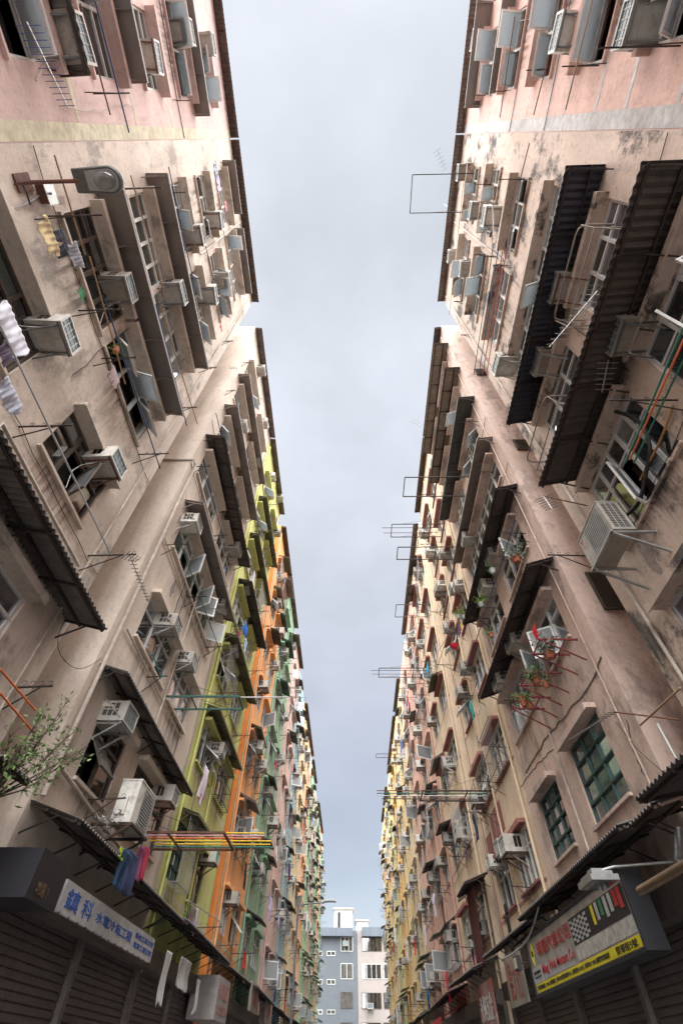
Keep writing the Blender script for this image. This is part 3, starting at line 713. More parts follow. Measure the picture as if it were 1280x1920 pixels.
# ---- drain pipes
def drain(b, pts, r=.045, m=None):
    q = MB(); q.tube([(b.lx(u), d, Z(v)) for u, v, d in pts], r, 8); ob('drainpipe', q.mesh('drainpipe', m or pipe_m), b.root)
drain(L2, ((1.62, .56, .07), (1.62, 1.1, .07), (1.62, 2.2, .07), (1.62, 2.47, .07), (1.575, 2.47, .07), (1.575, 2.47, -.9)))
drain(R1, ((1.27, .6, .05), (1.27, 5.0, .05)), .03); drain(R2, ((2.33, .55, .05), (2.33, 1.6, .05)), .03); drain(L2, ((2.3, 1.1, .05), (2.3, 4.9, .05)), .028); drain(R1, ((.63, 3.3, .05), (.63, 5.0, .05)), .03); drain(L1, ((.6, 3.5, .05), (.6, 5.0, .05)), .03)
drain(L1, ((.62, .93+.1, .06), (.62, 1.17, .06), (1.2, 1.17, .06)), .03); drain(L1, ((1.24, .6, .05), (1.24, 5.0, .05)), .022)
drain(L2, ((1.62, .66, .06), (2.1, .62, .06), (2.6, .6, .06)), .035); drain(L2, ((1.68, 1.25, .04), (2.7, 1.24, .04)), .02); drain(L2, ((1.66, 1.82, .04), (2.8, 1.81, .04)), .02)
drain(R2, ((1.68, .6, .05), (1.68, 5.0, .05)), .02, WM['brown'])
for (side, i), b in BB.items():
    if i >= 3:
        u = b.u0+.06; drain(b, ((u, .3, .06), (u, 5.0, .06)), .04, b.wm)
        if i % 2: u = b.u0+(b.u1-b.u0)*.5; drain(b, ((u, .3, .06), (u, 5.0, .06)), .035, b.wm)

# ------------------------------------------------------------------ near awnings
awning(-1, U(.42), U(1.31), Z(FL(0)+.09), .78, .2, 'corr', corr_grey, 'grey corrugated awning with scalloped edge at the left edge, lowest on the lamp-side building')
awning(-1, U(.14), U(1.13), Z(FL(2)+.09), .62, .12, 'flat', flat_grey, 'long grey flat awning right beside the street lamp head')
awning(-1, U(.13), U(1.12), Z(FL(3)+.09), .58, .1, 'flat', flat_grey, 'long grey flat awning above the lamp-side building\'s four-pane bathroom strip')
awning(-1, U(.13), U(.5), Z(FL(6)+.09), .5, .1, 'flat', flat_grey); awning(-1, U(.6), U(1.13), Z(FL(6)+.09), .5, .1, 'flat', flat_grey)
awning(-1, U(-.62), U(-.18), Z(FL(2)+.07), .6, .15, 'corr', corr_grey, pitch=.16)
awning(-1, U(-1.3), U(-.2), Z(FL(3)+.08), .55, .08, 'flat', flat_grey); awning(-1, U(-1.3), U(-.12), Z(FL(5)+.06), .5, .08, 'flat', flat_grey)
awning(-1, U(1.62), U(2.82), Z(FL(0)+.1), .62, .2, 'corr', corr_grey); awning(-1, U(1.7), U(2.86), Z(FL(2)+.08), .6, .14, 'flat', flat_grey)
awning(-1, U(1.6), U(2.88), Z(FL(3)+.08), .7, .14, 'corr', corr_dark, pitch=.2); awning(-1, U(1.66), U(2.88), Z(FL(4)+.08), .55, .1, 'flat', flat_grey)
awning(-1, U(1.66), U(2.88), Z(FL(5)+.08), .5, .1, 'flat', flat_grey)
awning(-1, U(3.0), U(4.0), Z(FL(1)+.08), .55, .2, 'flat', flat_olive); awning(-1, U(3.02), U(4.1), Z(FL(2)+.08), .6, .16, 'flat', flat_olive)
awning(-1, U(3.05), U(4.1), Z(FL(3)+.08), .65, .2, 'corr', corr_dark); awning(-1, U(3.05), U(4.15), Z(FL(4)+.08), .5, .14, 'flat', flat_olive); awning(-1, U(3.05), U(4.15), Z(FL(5)+.08), .5, .14, 'flat', flat_olive)
awning(-1, U(3.03), U(3.5), Z(FL(0)+.07), .55, .2, 'flat', flat_olive)
awning(1, U(.06), U(1.17), Z(FL(1)+.1), .98, .26, 'corr', corr_dark, 'wide dark corrugated awning with scalloped edge at the right edge of the picture', pitch=.13)
awning(1, U(.1), U(1.2), Z(FL(2)+.1), .82, .22, 'corr', mat('navy_corrugated_sheet', (.04, .042, .06), .6, noise=.25, dirt=.4), 'navy corrugated awning second from the right edge, below the mould-stained windows', pitch=.13)
awning(1, U(1.62), U(2.9), Z(FL(1)+.1), .72, .24, 'corr', corr_dark, 'rusty corrugated awning directly above the red flower racks')
awning(1, U(1.62), U(2.9), Z(FL(2)+.1), .7, .24, 'corr', corr_dark); awning(1, U(1.64), U(2.88), Z(FL(3)+.09), .55, .1, 'flat', flat_grey)
awning(1, U(1.62), U(2.9), Z(FL(4)+.09), .65, .1, 'flat', mat('charcoal_awning_sheet', (.07, .065, .06), .7)); awning(1, U(1.62), U(2.9), Z(FL(5)+.09), .7, .1, 'corr', corr_pale); awning(1, U(1.62), U(2.9), Z(FL(6)+.09), .7, .1, 'corr', corr_pale)
awning(1, U(-.7), U(-.15), Z(FL(6)+.07), .55, .08, 'flat', flat_grey); awning(1, U(-.75), U(-.2), Z(FL(5)+.07), .4, .05, 'flat', flat_grey)
# ------------------------------------------------------------------ near air conditioners
for px, py, sc, v, lab in ((128, 75, 1.25, 0, 'big off-white air conditioner behind the blue-tipped aerial, top left corner'), (278, 105, 1.15, 2, None), (345, 60, 1.1, 0, None), (388, 82, 1.1, 1, None),
        (105, 628, 1.08, 0, 'beige air conditioner under the striped white sheet at the left edge'), (202, 872, 1.1, 2, 'dusty grey air conditioner at the dark open window above the beige wall corner, left'),
        (226, 540, 1.05, 0, 'beige air conditioner under the long grey awning, below the yellow and black shirt'), (328, 550, 1.15, 0, None), (367, 441, 1.1, 2, None), (404, 412, 1.1, 2, None), (392, 552, 1.15, 0, None),
        (420, 524, 1.1, 1, None), (222, 1350, 1.2, 1, 'white air conditioner above the black window beneath the rusty awning, lower left'), (312, 1496, 1.1, 2, 'grey air conditioner just behind the caged outdoor unit, lower left'),
        (318, 1175, 1.1, 1, None), (350, 1243, 1.1, 1, None), (360, 985, 1.1, 1, None), (412, 1138, 1.05, 1, None), (440, 1032, 1.1, 1, None), (455, 800, 1.0, 1, None), (462, 908, 1.0, 1, None), (490, 695, 1.0, 1, None), (495, 795, 1, 1, None), (481, 866, 1, 1, None),
        (436, 1220, 1.1, 1, None), (460, 1105, 1.0, 1, None), (408, 1410, 1.1, 1, None), (420, 1405, 1.0, 0, None), (395, 1610, 1.1, 2, None), (520, 1000, .95, 1, None), (525, 935, .95, 1, None), (510, 895, .95, 0, None)):
    acpx(-1, px, py, sc, v, lab)
for px, py, sc, v, lab in ((1197, 45, 1.15, 0, 'large beige air conditioner nearest the top right corner'), (1064, 62, 1.2, 0, None), (897, 75, 1.1, 0, None),
        (1175, 625, 1.2, 0, 'large beige air conditioner among open casements at the right edge'), (1055, 538, 1.2, 2, 'beige air conditioner beside the tall curved drying frame'), (1022, 678, 1.2, 1, 'white air conditioner between two curved drying frames'),
        (944, 685, 1.2, 1, 'white air conditioner at the mouldy wall corner above the navy awning'), (872, 503, 1.1, 1, None), (892, 395, 1.1, 0, None), (920, 405, 1.15, 0, None), (868, 322, 1.1, 0, None), (848, 480, 1, 1, None),
        (968, 1208, 1.15, 1, 'white air conditioner below the rusty awning, left of the red flower rack'), (940, 1280, 1.1, 1, 'white air conditioner with blue grille at the end of the rusty awning'), (925, 1045, 1.1, 1, None), (912, 1105, 1.1, 1, None), (876, 1012, 1.05, 1, None),
        (945, 1592, 1.1, 1, None), (926, 1620, 1.0, 1, None), (838, 935, 1, 0, None), (835, 772, 1, 1, None), (815, 870, 1, 1, None), (860, 1140 - 40, 1, 1, None), (852, 1105, 1.05, 1, None), (840, 1178, 1, 1, None), (872, 1255, 1.05, 1, None), (865, 1300, 1.0, 0, None), (826, 1100, 1, 1, None), (832, 1040, 1, 1, None)):
    acpx(1, px, py, sc, v, lab)

# ------------------------------------------------------------------ procedural fittings of the farther facades
for (side, i), b in BB.items():
    if i < 4 and not (i == 3): continue
    wd = b.u1-b.u0; far = b.u0 > 9
    for k in range(7):
        t = FL(k); z = Z(t)
        if i == 3 and side == -1:
            for q in (.3, .75):
                if random.random() < .5: rack(side, U(b.u0+wd*q), Z(t-.34), random.choice((0, 1.2)), .85)
            continue
        for c in (.27, .73):
            u = b.u0+wd*c; full = False
            if random.random() < (.38 if side < 0 else .26) and not (i == 3 and side == 1):
                w_ = random.choice((1.6, 1.9, 2.2)); cor = random.random() < .55
                awning(side, U(u)-w_/2, U(u)+w_/2, Z(t+.075), random.choice((.6, .75)), random.choice((.25, .35)), 'corr' if cor else 'flat', random.choice((corr_dark, corr_dark, corr_grey, corr_pale)) if cor else random.choice((flat_grey, flat_olive, flat_green)), pitch=.2)
            if random.random() < (.62 if not far else .5): ac(side, U(u)+random.uniform(-.35, .35), Z(t-random.choice((.24, .08, .1))), random.uniform(.9, 1.08))
            if random.random() < (.72 if not far else .5):
                rk = rack(side, U(u)+random.uniform(-.3, .3), Z(t-.3)+random.uniform(-.1, .1), random.choice((0, 0, 1.3)), random.choice((.7, .85, 1.0)))
                if random.random() < .42:
                    d = random.uniform(.35, .75); yy = rk.location.y; zz = rk.location.z+.07; x = side*(A-d)
                    pole((x, yy-random.uniform(.5, 1.1), zz), (x, yy+random.uniform(.7, 1.3), zz+random.uniform(-.1, .1)), random.choice(list(PC)), r=.013)
                    if random.random() < .75:
                        for j in range(random.choice((1, 2, 3))):
                            kd = random.choice(('shirt', 'cloth', 'trousers', 'shirt')); laundry(side, (x, yy-.2+j*.42, zz), kd, {'shirt': .6, 'cloth': .45, 'trousers': .36}[kd], random.uniform(.5, .95), random.choice(CC))

# ------------------------------------------------------------------ shops at street level
def shopfront(b, kind):
    hw = b.hw; r0 = b.root; n = 2; zt = 3.1
    m = MB(); x = -hw+.15; wd_ = (2*hw-.3-.25)/2
    for i in range(2):
        m = MB(); zz = .14; y = .03
        while zz < zt:
            m.box(x, x+wd_, .004, y+.012, zz, zz+.075); m.box(x, x+wd_, .004, y-.01, zz+.075, zz+.1); zz += .1
        o = ob('roller_shutter', m.mesh('roller_shutter', shutter_m), r0)
        x += wd_+.25
    for xx in (-hw+.07, 0, hw-.07): ob('shop_pier', cached('pier', lambda: MB().box(-.07, .07, .0, .12, 0, zt+.25).mesh('shop_pier', mat('grimy_pier', (.16, .14, .125), .9, dirt=.6))), r0, (xx, 0, 0))
    m = MB(); m.box(-hw+.02, hw-.02, 0, .3, zt, zt+.35); ob('shutter_box', m.mesh('shutter_box', shutter_m), r0)
for b in BLD: shopfront(b, 0)
# corrugated canopies above the shops
for side in (-1, 1):
    for b in [x for x in BLD if x.s == side]:
        u0, u1 = max(b.u0, -1.5), b.u1
        if side == -1 and b is L1: z0, pr = .47, .9
        z0 = .53 if side < 0 else .54
        pr = random.choice((.75, .9, 1.0))
        if side == 1 and b is R1: continue
        awning(side, U(u0)+.05, U(u1)-.03, Z(z0+random.uniform(-.02, .02)), pr, .28, 'corr', corr_dark, '%s corrugated shop canopy at the foot of the %s building, %s row' % ('dark rusty', b.name, SD[side]))
# ------------------------------------------------------------------ writing
def text_mesh(txt, size, m, ext=.004, bold=0.0, sx=1.0):
    cu = bpy.data.curves.new('lettering', 'FONT'); cu.body = txt; cu.size = size; cu.extrude = ext; cu.offset = bold; cu.align_x = 'CENTER'; cu.align_y = 'CENTER'; cu.resolution_u = 3
    to = bpy.data.objects.new('tmp', cu); COL.objects.link(to); bpy.context.view_layer.update()
    dg = bpy.context.evaluated_depsgraph_get(); me = bpy.data.meshes.new_from_object(to.evaluated_get(dg)); bpy.data.objects.remove(to, do_unlink=True)
    for v in me.vertices: v.co.x *= sx
    me.materials.clear(); me.materials.append(m); me.name = 'lettering'; return me
def write(parent, txt, w_, h_, m, x, y, z, bold=0.0):
    me = text_mesh(txt, 1.0, m, ext=.5, bold=bold)
    xs = [v.co.x for v in me.vertices]; ys = [v.co.y for v in me.vertices]; cx, cy = (min(xs)+max(xs))/2, (min(ys)+max(ys))/2
    kx, ky = w_/(max(xs)-min(xs)), h_/(max(ys)-min(ys))
    for v in me.vertices: v.co = ((v.co.x-cx)*kx, (v.co.y-cy)*ky, v.co.z*.006)
    return ob('lettering', me, parent, (x, y, z), (math.pi/2, 0, math.pi))
blue_p = paint('sign blue', (.03, .10, .38)); red_p = paint('sign red', (.45, .03, .03)); yel_p = paint('sign yellow', (.72, .62, .02)); blk = paint('sign black', (.02, .02, .02)); grn = paint('sign green', (.03, .25, .1))
# white sign, left
d = .75; a = W(-1, 129, 1649, d); b_ = W(-1, 292, 1760, d); lo = W(-1, 281, 1807, d).z; zc = (a.z+lo)/2; Lw = b_.y-a.y; Hh = a.z-lo
t = thing('shop_sign', 'white shop sign with blue Chinese lettering under the lower left canopy', 'sign', (-A+d, (a.y+b_.y)/2, zc), RZ(-1))
m = MB(); m.box(-Lw/2, Lw/2, -.05, 0, -Hh/2, Hh/2); ob('sign_panel', m.mesh('sign_panel', signwhite), t)
X = lambda f: Lw/2-Lw*f
write(t, '鎮', Lw*.10, Hh*.66, blue_p, X(.08), .004, 0, .006); write(t, '科', Lw*.085, Hh*.62, blue_p, X(.205), .004, 0, .006)
write(t, '水電冷氣工程', Lw*.40, Hh*.38, blue_p, X(.49), .004, 0, .01)
write(t, '裝修工程公司', Lw*.25, Hh*.22, blue_p, X(.855), .004, Hh*.2, .005); write(t, '電業工程公司', Lw*.25, Hh*.22, blue_p, X(.855), .004, -Hh*.16, .005)
m = MB()
for i in range(14): x = -Lw/2+.08+(Lw-.16)*i/13; m.box(x-.012, x+.012, -.02, .006, -Hh/2-.012, -Hh/2+.012)
ob('rivet', m.mesh('rivet', rust), t)
# black sign box, left
p0 = W(-1, 35, 1710, .95); m = MB(); bx = W(-1, 60, 1600, .95)
t = thing('sign_box', 'black box sign with small brown numerals at the lower left corner', 'sign', (-A, 0, 0), RZ(-1))
ya, yb, zl, zh = W(-1, 60, 1650, .95).y, W(-1, 118, 1665, .95).y, W(-1, 100, 1712, .95).z, W(-1, 100, 1600, .95).z
m.box(-yb, -ya, .05, .95, zl, zh); ob('sign_panel', m.mesh('sign_panel', mat('black_gloss', (.010, .009, .013), .5, noise=.1)), t)
write(t, '地舖 7', .34, .13, mat('dull_brass', (.10, .06, .03), .5), -W(-1, 80, 1670, .955).y, .955, W(-1, 80, 1670, .955).z)
# Ming Wah sign, right
d = .85; q1 = W(1, 986, 1768, d); q2 = W(1, 1173, 1630, d); lo = W(1, 1000, 1870, d).z; top_ = q1.z; q3 = W(1, 1215, 1785, d)
ya, yb = q3.y, q1.y; Lw = yb-ya; Hh = top_-lo; zc = (top_+lo)/2
t = thing('shop_sign', 'motor company sign box with red lettering and a yellow strip, lower right', 'sign', (A-d, (ya+yb)/2, zc), RZ(1))
m = MB(); m.box(-Lw/2, Lw/2, -.28, 0, -Hh/2, Hh/2); m.k = 2
m.box(-Lw/2-.05, -Lw/2-.001, -.3, .03, -Hh/2-.04, Hh/2+.04); m.k = 2; m.box(-Lw/2, Lw/2, -.28, .03, Hh/2+.001, Hh/2+.05); m.box(-Lw/2, Lw/2, -.28, .03, -Hh/2-.05, -Hh/2-.001); m.box(Lw/2+.001, Lw/2+.04, -.3, .03, -Hh/2-.04, Hh/2+.04)
ob('sign_box', m.mesh('sign_box', [mat('sign_photo_grey', (.36, .34, .31), .4, noise=.35, nscale=3), rust, mat('sign_trim', (.02, .02, .024), .7, dirt=.5)]), t)
X = lambda f: Lw/2-Lw*f
def plate(f0, f1, g0, g1, m_, y=.004, nm='sign_field'):
    q = MB(); q.box(X(f1), X(f0), 0, y, -Hh/2+Hh*g0, -Hh/2+Hh*g1); return ob(nm, q.mesh(nm, m_), t)
plate(.015, .985, .02, .17, yel_p, .006, 'yellow_strip'); plate(.0, .13, .18, .47, signwhite); plate(.15, .49, .19, .44, signwhite); plate(.535, .985, .44, .86, blk, .005, 'black_field')
plate(.535, .985, .20, .42, mat('sign_stone', (.5, .48, .44), .5, noise=.4, nscale=9), .005)
Xm = MB()
for i in range(7):
    for j in range(8):
        if (i+j) % 2: Xm.box(X(.54+.022*(i+1)), X(.54+.022*i), .0, .009, -Hh/2+Hh*(.46+.045*j), -Hh/2+Hh*(.46+.045*(j+1)))
ob('chequered_flag', Xm.mesh('chequered_flag', signwhite), t)
for j, (f, c) in enumerate(((.74, yel_p), (.775, signwhite), (.81, grn), (.845, signwhite), (.88, signwhite), (.915, red_p), (.945, red_p))):
    q = MB(); q.box(X(f+.018), X(f), 0, .009+.001*j, -Hh/2+Hh*(.55+.03*(j % 3)), -Hh/2+Hh*.84); ob('banner', q.mesh('banner', c), t)
q = MB(); q.bar((X(.055)-.11, .004, Hh*.22-0), (X(.055), .004, Hh*.22+.19), .02); q.bar((X(.055), .004, Hh*.22+.19), (X(.055)+.11, .004, Hh*.22), .02); q.bar((X(.055)+.11, .004, Hh*.22), (X(.055), .004, Hh*.22-.19), .02); q.bar((X(.055), .004, Hh*.22-.19), (X(.055)-.11, .004, Hh*.22), .02)
ob('diamond_emblem', q.mesh('diamond_emblem', yel_p), t); write(t, 'WACCO', .15, .09, blk, X(.055), .008, Hh*.22, .003)
write(t, '明華汽車公司', Lw*.39, Hh*.27, red_p, X(.325), .012, Hh*.22, .004); write(t, 'Ming Wah Motors Co', Lw*.37, Hh*.21, red_p, X(.325), .012, -Hh*.16, .004)
write(t, '香港汽車維修業', Lw*.09, Hh*.05, blk, X(.065), .008, -Hh*.13); write(t, 'The Motor Service Co', Lw*.09, Hh*.035, blk, X(.065), .008, -Hh*.21)
write(t, '汽車維修服務 | 100% 香港服務 | 全車SGS認可檢測中心 | 超低價1818元 | 香港ISO 9001國際管理認證', Lw*.75, Hh*.085, blk, X(.40), .008, -Hh*.405, .004)
write(t, '榮華街5號', Lw*.14, Hh*.11, blk, X(.895), .008, -Hh*.405, .008)
# flood lamp over the sign
p = P(1120, 1652, x=A-1.25)
t = thing('flood_light', 'grey flood light on an arm above the motor company sign', 'lamp', p, RZ(1))
m = MB(); m.box(-.3, .3, -.2, .2, -.05, .02); m.box(-.25, .25, -.15, .15, .02, .07); m.box(-.1, .1, -.08, .08, .07, .13); ob('housing', m.mesh('housing', galv), t)
m = MB(); m.box(-.26, .26, -.16, .16, -.06, -.052); ob('lamp_glass', m.mesh('lamp_glass', GL[5]), t)
m = MB(); m.tube([(0, 0, .1), (-.05, -.3, .16), (-.6, -1.0, .1)], .02); ob('arm', m.mesh('arm', galv), t)
# small black flood lamp
p = P(970, 1807, x=A-1.05); t = thing('flood_light', 'small black floodlight between the two right-hand shop signs', 'lamp', p, RZ(1))
m = MB(); m.box(-.16, .16, -.05, .05, -.12, .12); ob('housing', m.mesh('housing', blk), t); m = MB(); m.box(-.12, .12, .051, .056, -.09, .09); ob('lamp_glass', m.mesh('lamp_glass', GL[5]), t)
m = MB(); m.tube([(0, -.05, 0), (0, -.6, .05)], .015); ob('arm', m.mesh('arm', blk), t)
# peeling red sign, right
d = .7; a = W(1, 932, 1812, d); b_ = W(1, 985, 1875, d); c_ = W(1, 1000, 1780, d)
t = thing('shop_sign', 'weathered pale sign with peeling red characters beside the motor company sign', 'sign', (A-d, (a.y+c_.y)/2+.3, (a.z+b_.z)/2), RZ(1))
Lw, Hh = 1.75, .95; q = MB(); q.box(-Lw/2, Lw/2, -.06, 0, -Hh/2, Hh/2); ob('sign_panel', q.mesh('sign_panel', mat('weathered_board', (.33, .30, .25), .8, noise=.5, nscale=5, streak=6, dirt=.7)), t)
write(t, '德大行', 1.35, .75, mat('peeling_red', (.26, .07, .055), .8, noise=.5), 0, .004, 0, .01)
q = MB(); q.add([(-Lw/2, 0, Hh/2+.02), (Lw/2, 0, Hh/2+.02), (Lw/2, -.5, Hh/2+.35), (-Lw/2, -.5, Hh/2+.35)], ((0, 1, 2, 3),)); ob('sign_hood', q.mesh('sign_hood', galv), t)
# farther right sign
t = thing('shop_sign', 'torn dark red shop sign with pale lettering, lower right row', 'sign', (A-.7, 21.3, 3.0), RZ(1))
q = MB(); q.box(-1.2, 1.2, -.06, 0, -.55, .55); ob('sign_panel', q.mesh('sign_panel', mat('dark_red_board', (.2, .035, .03), .8, noise=.5, dirt=.6, dirtcol=(.4, .36, .3))), t); write(t, '永興五金', 2.0, .6, signwhite, 0, .004, 0, .01)
t = thing('shop_awning', 'bright red cloth shop awning low in the right row', 'awning', (A, 30, 3.3), RZ(1))
q = MB(); q.add([(-2, 0, .35), (2, 0, .35), (2, 1.3, -.1), (-2, 1.3, -.1), (2, 1.3, -.35), (-2, 1.3, -.35)], ((0, 1, 2, 3), (3, 2, 4, 5))); ob('canvas', q.mesh('canvas', paint('canvas red', (.5, .02, .02))), t)
# farther left signs
d = .95; a = W(-1, 412, 1838, d)
t = thing('shop_sign', 'white box sign with faded red characters under the orange building\'s canopy', 'sign', (-A+d, a.y+.9, a.z-.35), RZ(-1))
q = MB(); q.box(-.95, .95, -.8, 0, -.45, .45); ob('sign_box', q.mesh('sign_box', mat('old_white_sign', (.34, .31, .30), .6, dirt=.5)), t)
write(t, '永興誠記', 1.5, .36, mat('faded_red', (.35, .16, .14), .8), 0, .004, .15, .005); write(t, '五金電器工程', 1.5, .2, MATS['faded_red'], 0, .004, -.22, .004)
for i, (px, py, txt) in enumerate(((478, 1872, '利'), (505, 1898, '興'))):
    a = W(-1, px, py, .8); t = thing('shop_sign', ('striped brown and white' if i == 0 else 'grey weathered')+' shop sign low in the left row, '+('beyond the boxed white sign' if i == 0 else 'farthest readable one'), 'sign', (-A+.8, a.y, a.z), RZ(-1))
    q = MB(); q.box(-1.1, 1.1, -.1, 0, -.42, .42); ob('sign_panel', q.mesh('sign_panel', mat('striped_board_%d' % i, (.32, .27, .24), .8, noise=.5, streak=8, dirt=.6)), t); write(t, txt, .6, .55, red_p, 0, .004, 0, .01)
# torn banner hanging, left
for i, (px, py, w_, h, lab) in enumerate(((318, 1785, .42, .85, 'white torn banner strip hanging below the left canopy, nearest of three'), (350, 1800, 1.1, .5, 'white sagging banner cloth with red marks below the left canopy'), (374, 1838, .36, .6, 'white torn banner end beside the boxed sign'))):
    p = W(-1, px, py, .85); laundry(-1, p, 'cloth', w_, h, ('banner white', (.45, .44, .42)), lab, seed=i+3, cat='banner')

# ------------------------------------------------------------------ street lamps
p = W(-1, 42, 342, 0)
t = thing('wall_street_lamp', 'grey street lamp with oval lens on a wall bracket, upper left', 'street lamp', p, RZ(-1))
tip = P(225, 330, z=p.z+.15); LL = (tip.x+A)
m = MB(); m.tube([(0, 0, 0), (0, .12, .05), (0, LL*.55, .16)], .028, 8); m.box(-.12, .12, 0, .03, -.2, .2); m.bar((.0, .02, -.25), (0, .25, .06), .03); ob('bracket', m.mesh('bracket', rust), t)
def oval(n, L0_, L1_, hw_, z):  # rounded outer end
    pts = [(-hw_*.85, L0_, z), (hw_*.85, L0_, z)]
    for i in range(n+1): a_ = -math.pi/2+math.pi*i/n; pts.append((hw_*math.cos(a_+math.pi/2-math.pi/2)*1.0 if 0 else hw_*math.sin(-a_), L1_-hw_+hw_*math.cos(a_), z))
    return pts
def loft(rings, mm, k=0):
    n = len(rings[0]); mm.k = k
    mm.add([v for r in rings for v in r], [(i*n+j, i*n+(j+1) % n, (i+1)*n+(j+1) % n, (i+1)*n+j) for i in range(len(rings)-1) for j in range(n)])
    mm.add(rings[0], (tuple(range(n)),)); mm.add(rings[-1], (tuple(range(n)),))
z0 = .14; La = LL-.72
m = MB(); loft([oval(12, La, LL, .17, z0), oval(12, La-.01, LL+.015, .185, z0+.05), oval(12, La, LL, .165, z0+.12), oval(12, La+.06, LL-.06, .1, z0+.17)], m)
ob('lamp_head', m.mesh('lamp_head', mat('lamp_head_grey', (.10, .105, .10), .6, noise=.3, nscale=25, dirt=.4)), t)
m = MB(); loft([oval(12, La+.2, LL-.03, .14, z0-.012), oval(12, La+.2, LL-.03, .145, z0-.002)], m); ob('lamp_rim', m.mesh('lamp_rim', mat('lamp_rim_grey', (.33, .34, .33), .5)), t)
m = MB()
c0 = (0, LL-.245)
prev = None; rings = []
for j in range(4):
    rr = .118*math.cos(j*.5); zz = z0-.016-.055*math.sin(j*.5); rings.append([(rr*math.cos(a_), c0[1]+1.45*rr*math.sin(a_), zz) for a_ in [2*math.pi*i/20 for i in range(20)]])
loft(rings, m); ob('lens', m.mesh('lens', mat('lamp_lens', (.22, .23, .22), .12, ior=1.6, noise=.35, nscale=9)), t)
m = MB(); m.tube([(.0, .05, -.1), (-.12, .12, -.2), (-.26, .1, -.18)], .014); ob('cable', m.mesh('cable', steel), t)
p = W(-1, 92, 362, .12); t = thing('junction_box', 'small grey electric box on the wall beside the street lamp bracket', 'electric box', p, RZ(-1))
m = MB(); m.box(-.13, .13, -.12, .02, -.12, .12); ob('box_body', m.mesh('box_body', rust), t); m = MB(); m.box(-.15, .15, .021, .035, -.14, .14); m.box(-.015, .015, .035, .08, -.06, .06); ob('cover', m.mesh('cover', galv), t)
# far lamp
Yl = 3.55/.0913
t = thing('street_lamp', 'tall grey street lamp post standing on the left pavement far down the street', 'street lamp', (-3.5, Yl, .13), 0)
zt = Yl*.1834+EYE
m = MB(); m.tube([(0, 0, 0), (0, 0, 3)], .09, 10); m.tube([(0, 0, 3), (-.02, 0, zt-.13)], .075, 10, r2=.05); ob('post', m.mesh('post', mat('lamp_post_grey', (.13, .15, .18), .5)), t)
m = MB(); m.tube([(0, 0, zt-.2), (.7, 0, zt-.13), (1.7, 0, zt-.05)], .035, 8); ob('arm', m.mesh('arm', MATS['lamp_post_grey']), t)
m = MB(); m.tube([(1.55, 0, zt-.05), (1.75, 0, zt+.02), (2.2, 0, zt+.03), (2.45, 0, zt)], .10, 10, r2=.07); ob('lamp_head', m.mesh('lamp_head', mat('lamp_pale', (.35, .37, .38), .5)), t)

# ------------------------------------------------------------------ buildings closing the street
YE = 108.0
def E(px, py): return P(px, py, y=YE)
def endblock(px0, px1, top_py, m_, label, rows, fascia):
    a = E(px0, top_py); b = E(px1, top_py); x0, x1 = a.x, b.x; zt = (a.z+b.z)/2
    t = thing('office_building', label, 'building', ((x0+x1)/2, YE, 0), 0)
    xc = (x0+x1)/2; q = MB(); q.box(x0-xc, x1-xc, 0, 12, 0, zt); ob('wall', q.mesh('wall', m_), t)
    if fascia is not None:
        f0, f1 = E(fascia[0], 1745).x-xc, E(fascia[1], 1745).x-xc; q = MB(); q.box(f0, f1, -.9, -.01, E(600, 1757).z, zt+.25); ob('roof_fascia', q.mesh('roof_fascia', mat('fascia_grey', (.12, .14, .17), .7, noise=.15, nscale=3, streak=8)), t)
    for (p0, p1, q0, q1, n, fm, gm) in rows:
        u, v = E(p0, q0), E(p1, q1); w_ = v.x-u.x; h = u.z-v.z
        o = ob('window', cached(('ew', round(w_, 2), round(h, 2), n, fm.name), lambda: (lambda k: ([k.box(-w_/2, w_/2, -.05, .02, 0, .07), k.box(-w_/2, w_/2, -.05, .02, h-.07, h)], [k.box(-w_/2+w_*i/n-.04, -w_/2+w_*i/n+.04, -.048, .02, .07, h-.07) for i in range(n+1)], k.mesh('window', fm))[2])(MB())), t, ((u.x+v.x)/2-xc, -.0, v.z))
        ob('pane', cached(('ep', round(w_, 2), round(h, 2), gm), lambda: MB().box(-w_/2+.02, w_/2-.02, -.02, -.012, .02, h-.02).mesh('pane', room if gm != 3 else GL[3])), o)
    return t, xc, zt
rows = [(639, 661, 1757, 1785, 3, alu, 4)]
for y0, y1 in ((1784, 1793), (1837, 1847), (1894, 1903), (1950, 1960)):
    for x0, x1 in ((590, 604), (613, 628)): rows.append((x0, x1, y0, y1, 2, alu, 0))
for y0, y1 in ((1807, 1837), (1861, 1892), (1918, 1950)): rows.append((639, 661, y0, y1, 2, alu if y0 == 1807 else bronze, 0))
endblock(520, 669, 1745, mat('blue_grey_render', (.13, .145, .165), .85, noise=.08, nscale=1.5, dirt=.15), 'blue-grey office building closing the street', rows, (520, 661))
rows = []
for (y0, y1), f_ in (((1757, 1785), bronze), ((1808, 1837), alu), ((1862, 1893), bronze), ((1918, 1950), bronze)):
    rows += [(678, 715, y0, y1, 5 if f_ is bronze else 4, f_, 3), (719, 750, y0, y1, 4, f_, 0), (754, 790, y0, y1, 4, f_, 3)]
endblock(669.4, 830, 1745, mat('pale_pink_render', (.34, .30, .28), .85, noise=.06, nscale=1.5, dirt=.15), 'pale pinkish office building beside the blue-grey one at the street\'s end', rows, (678, 830))
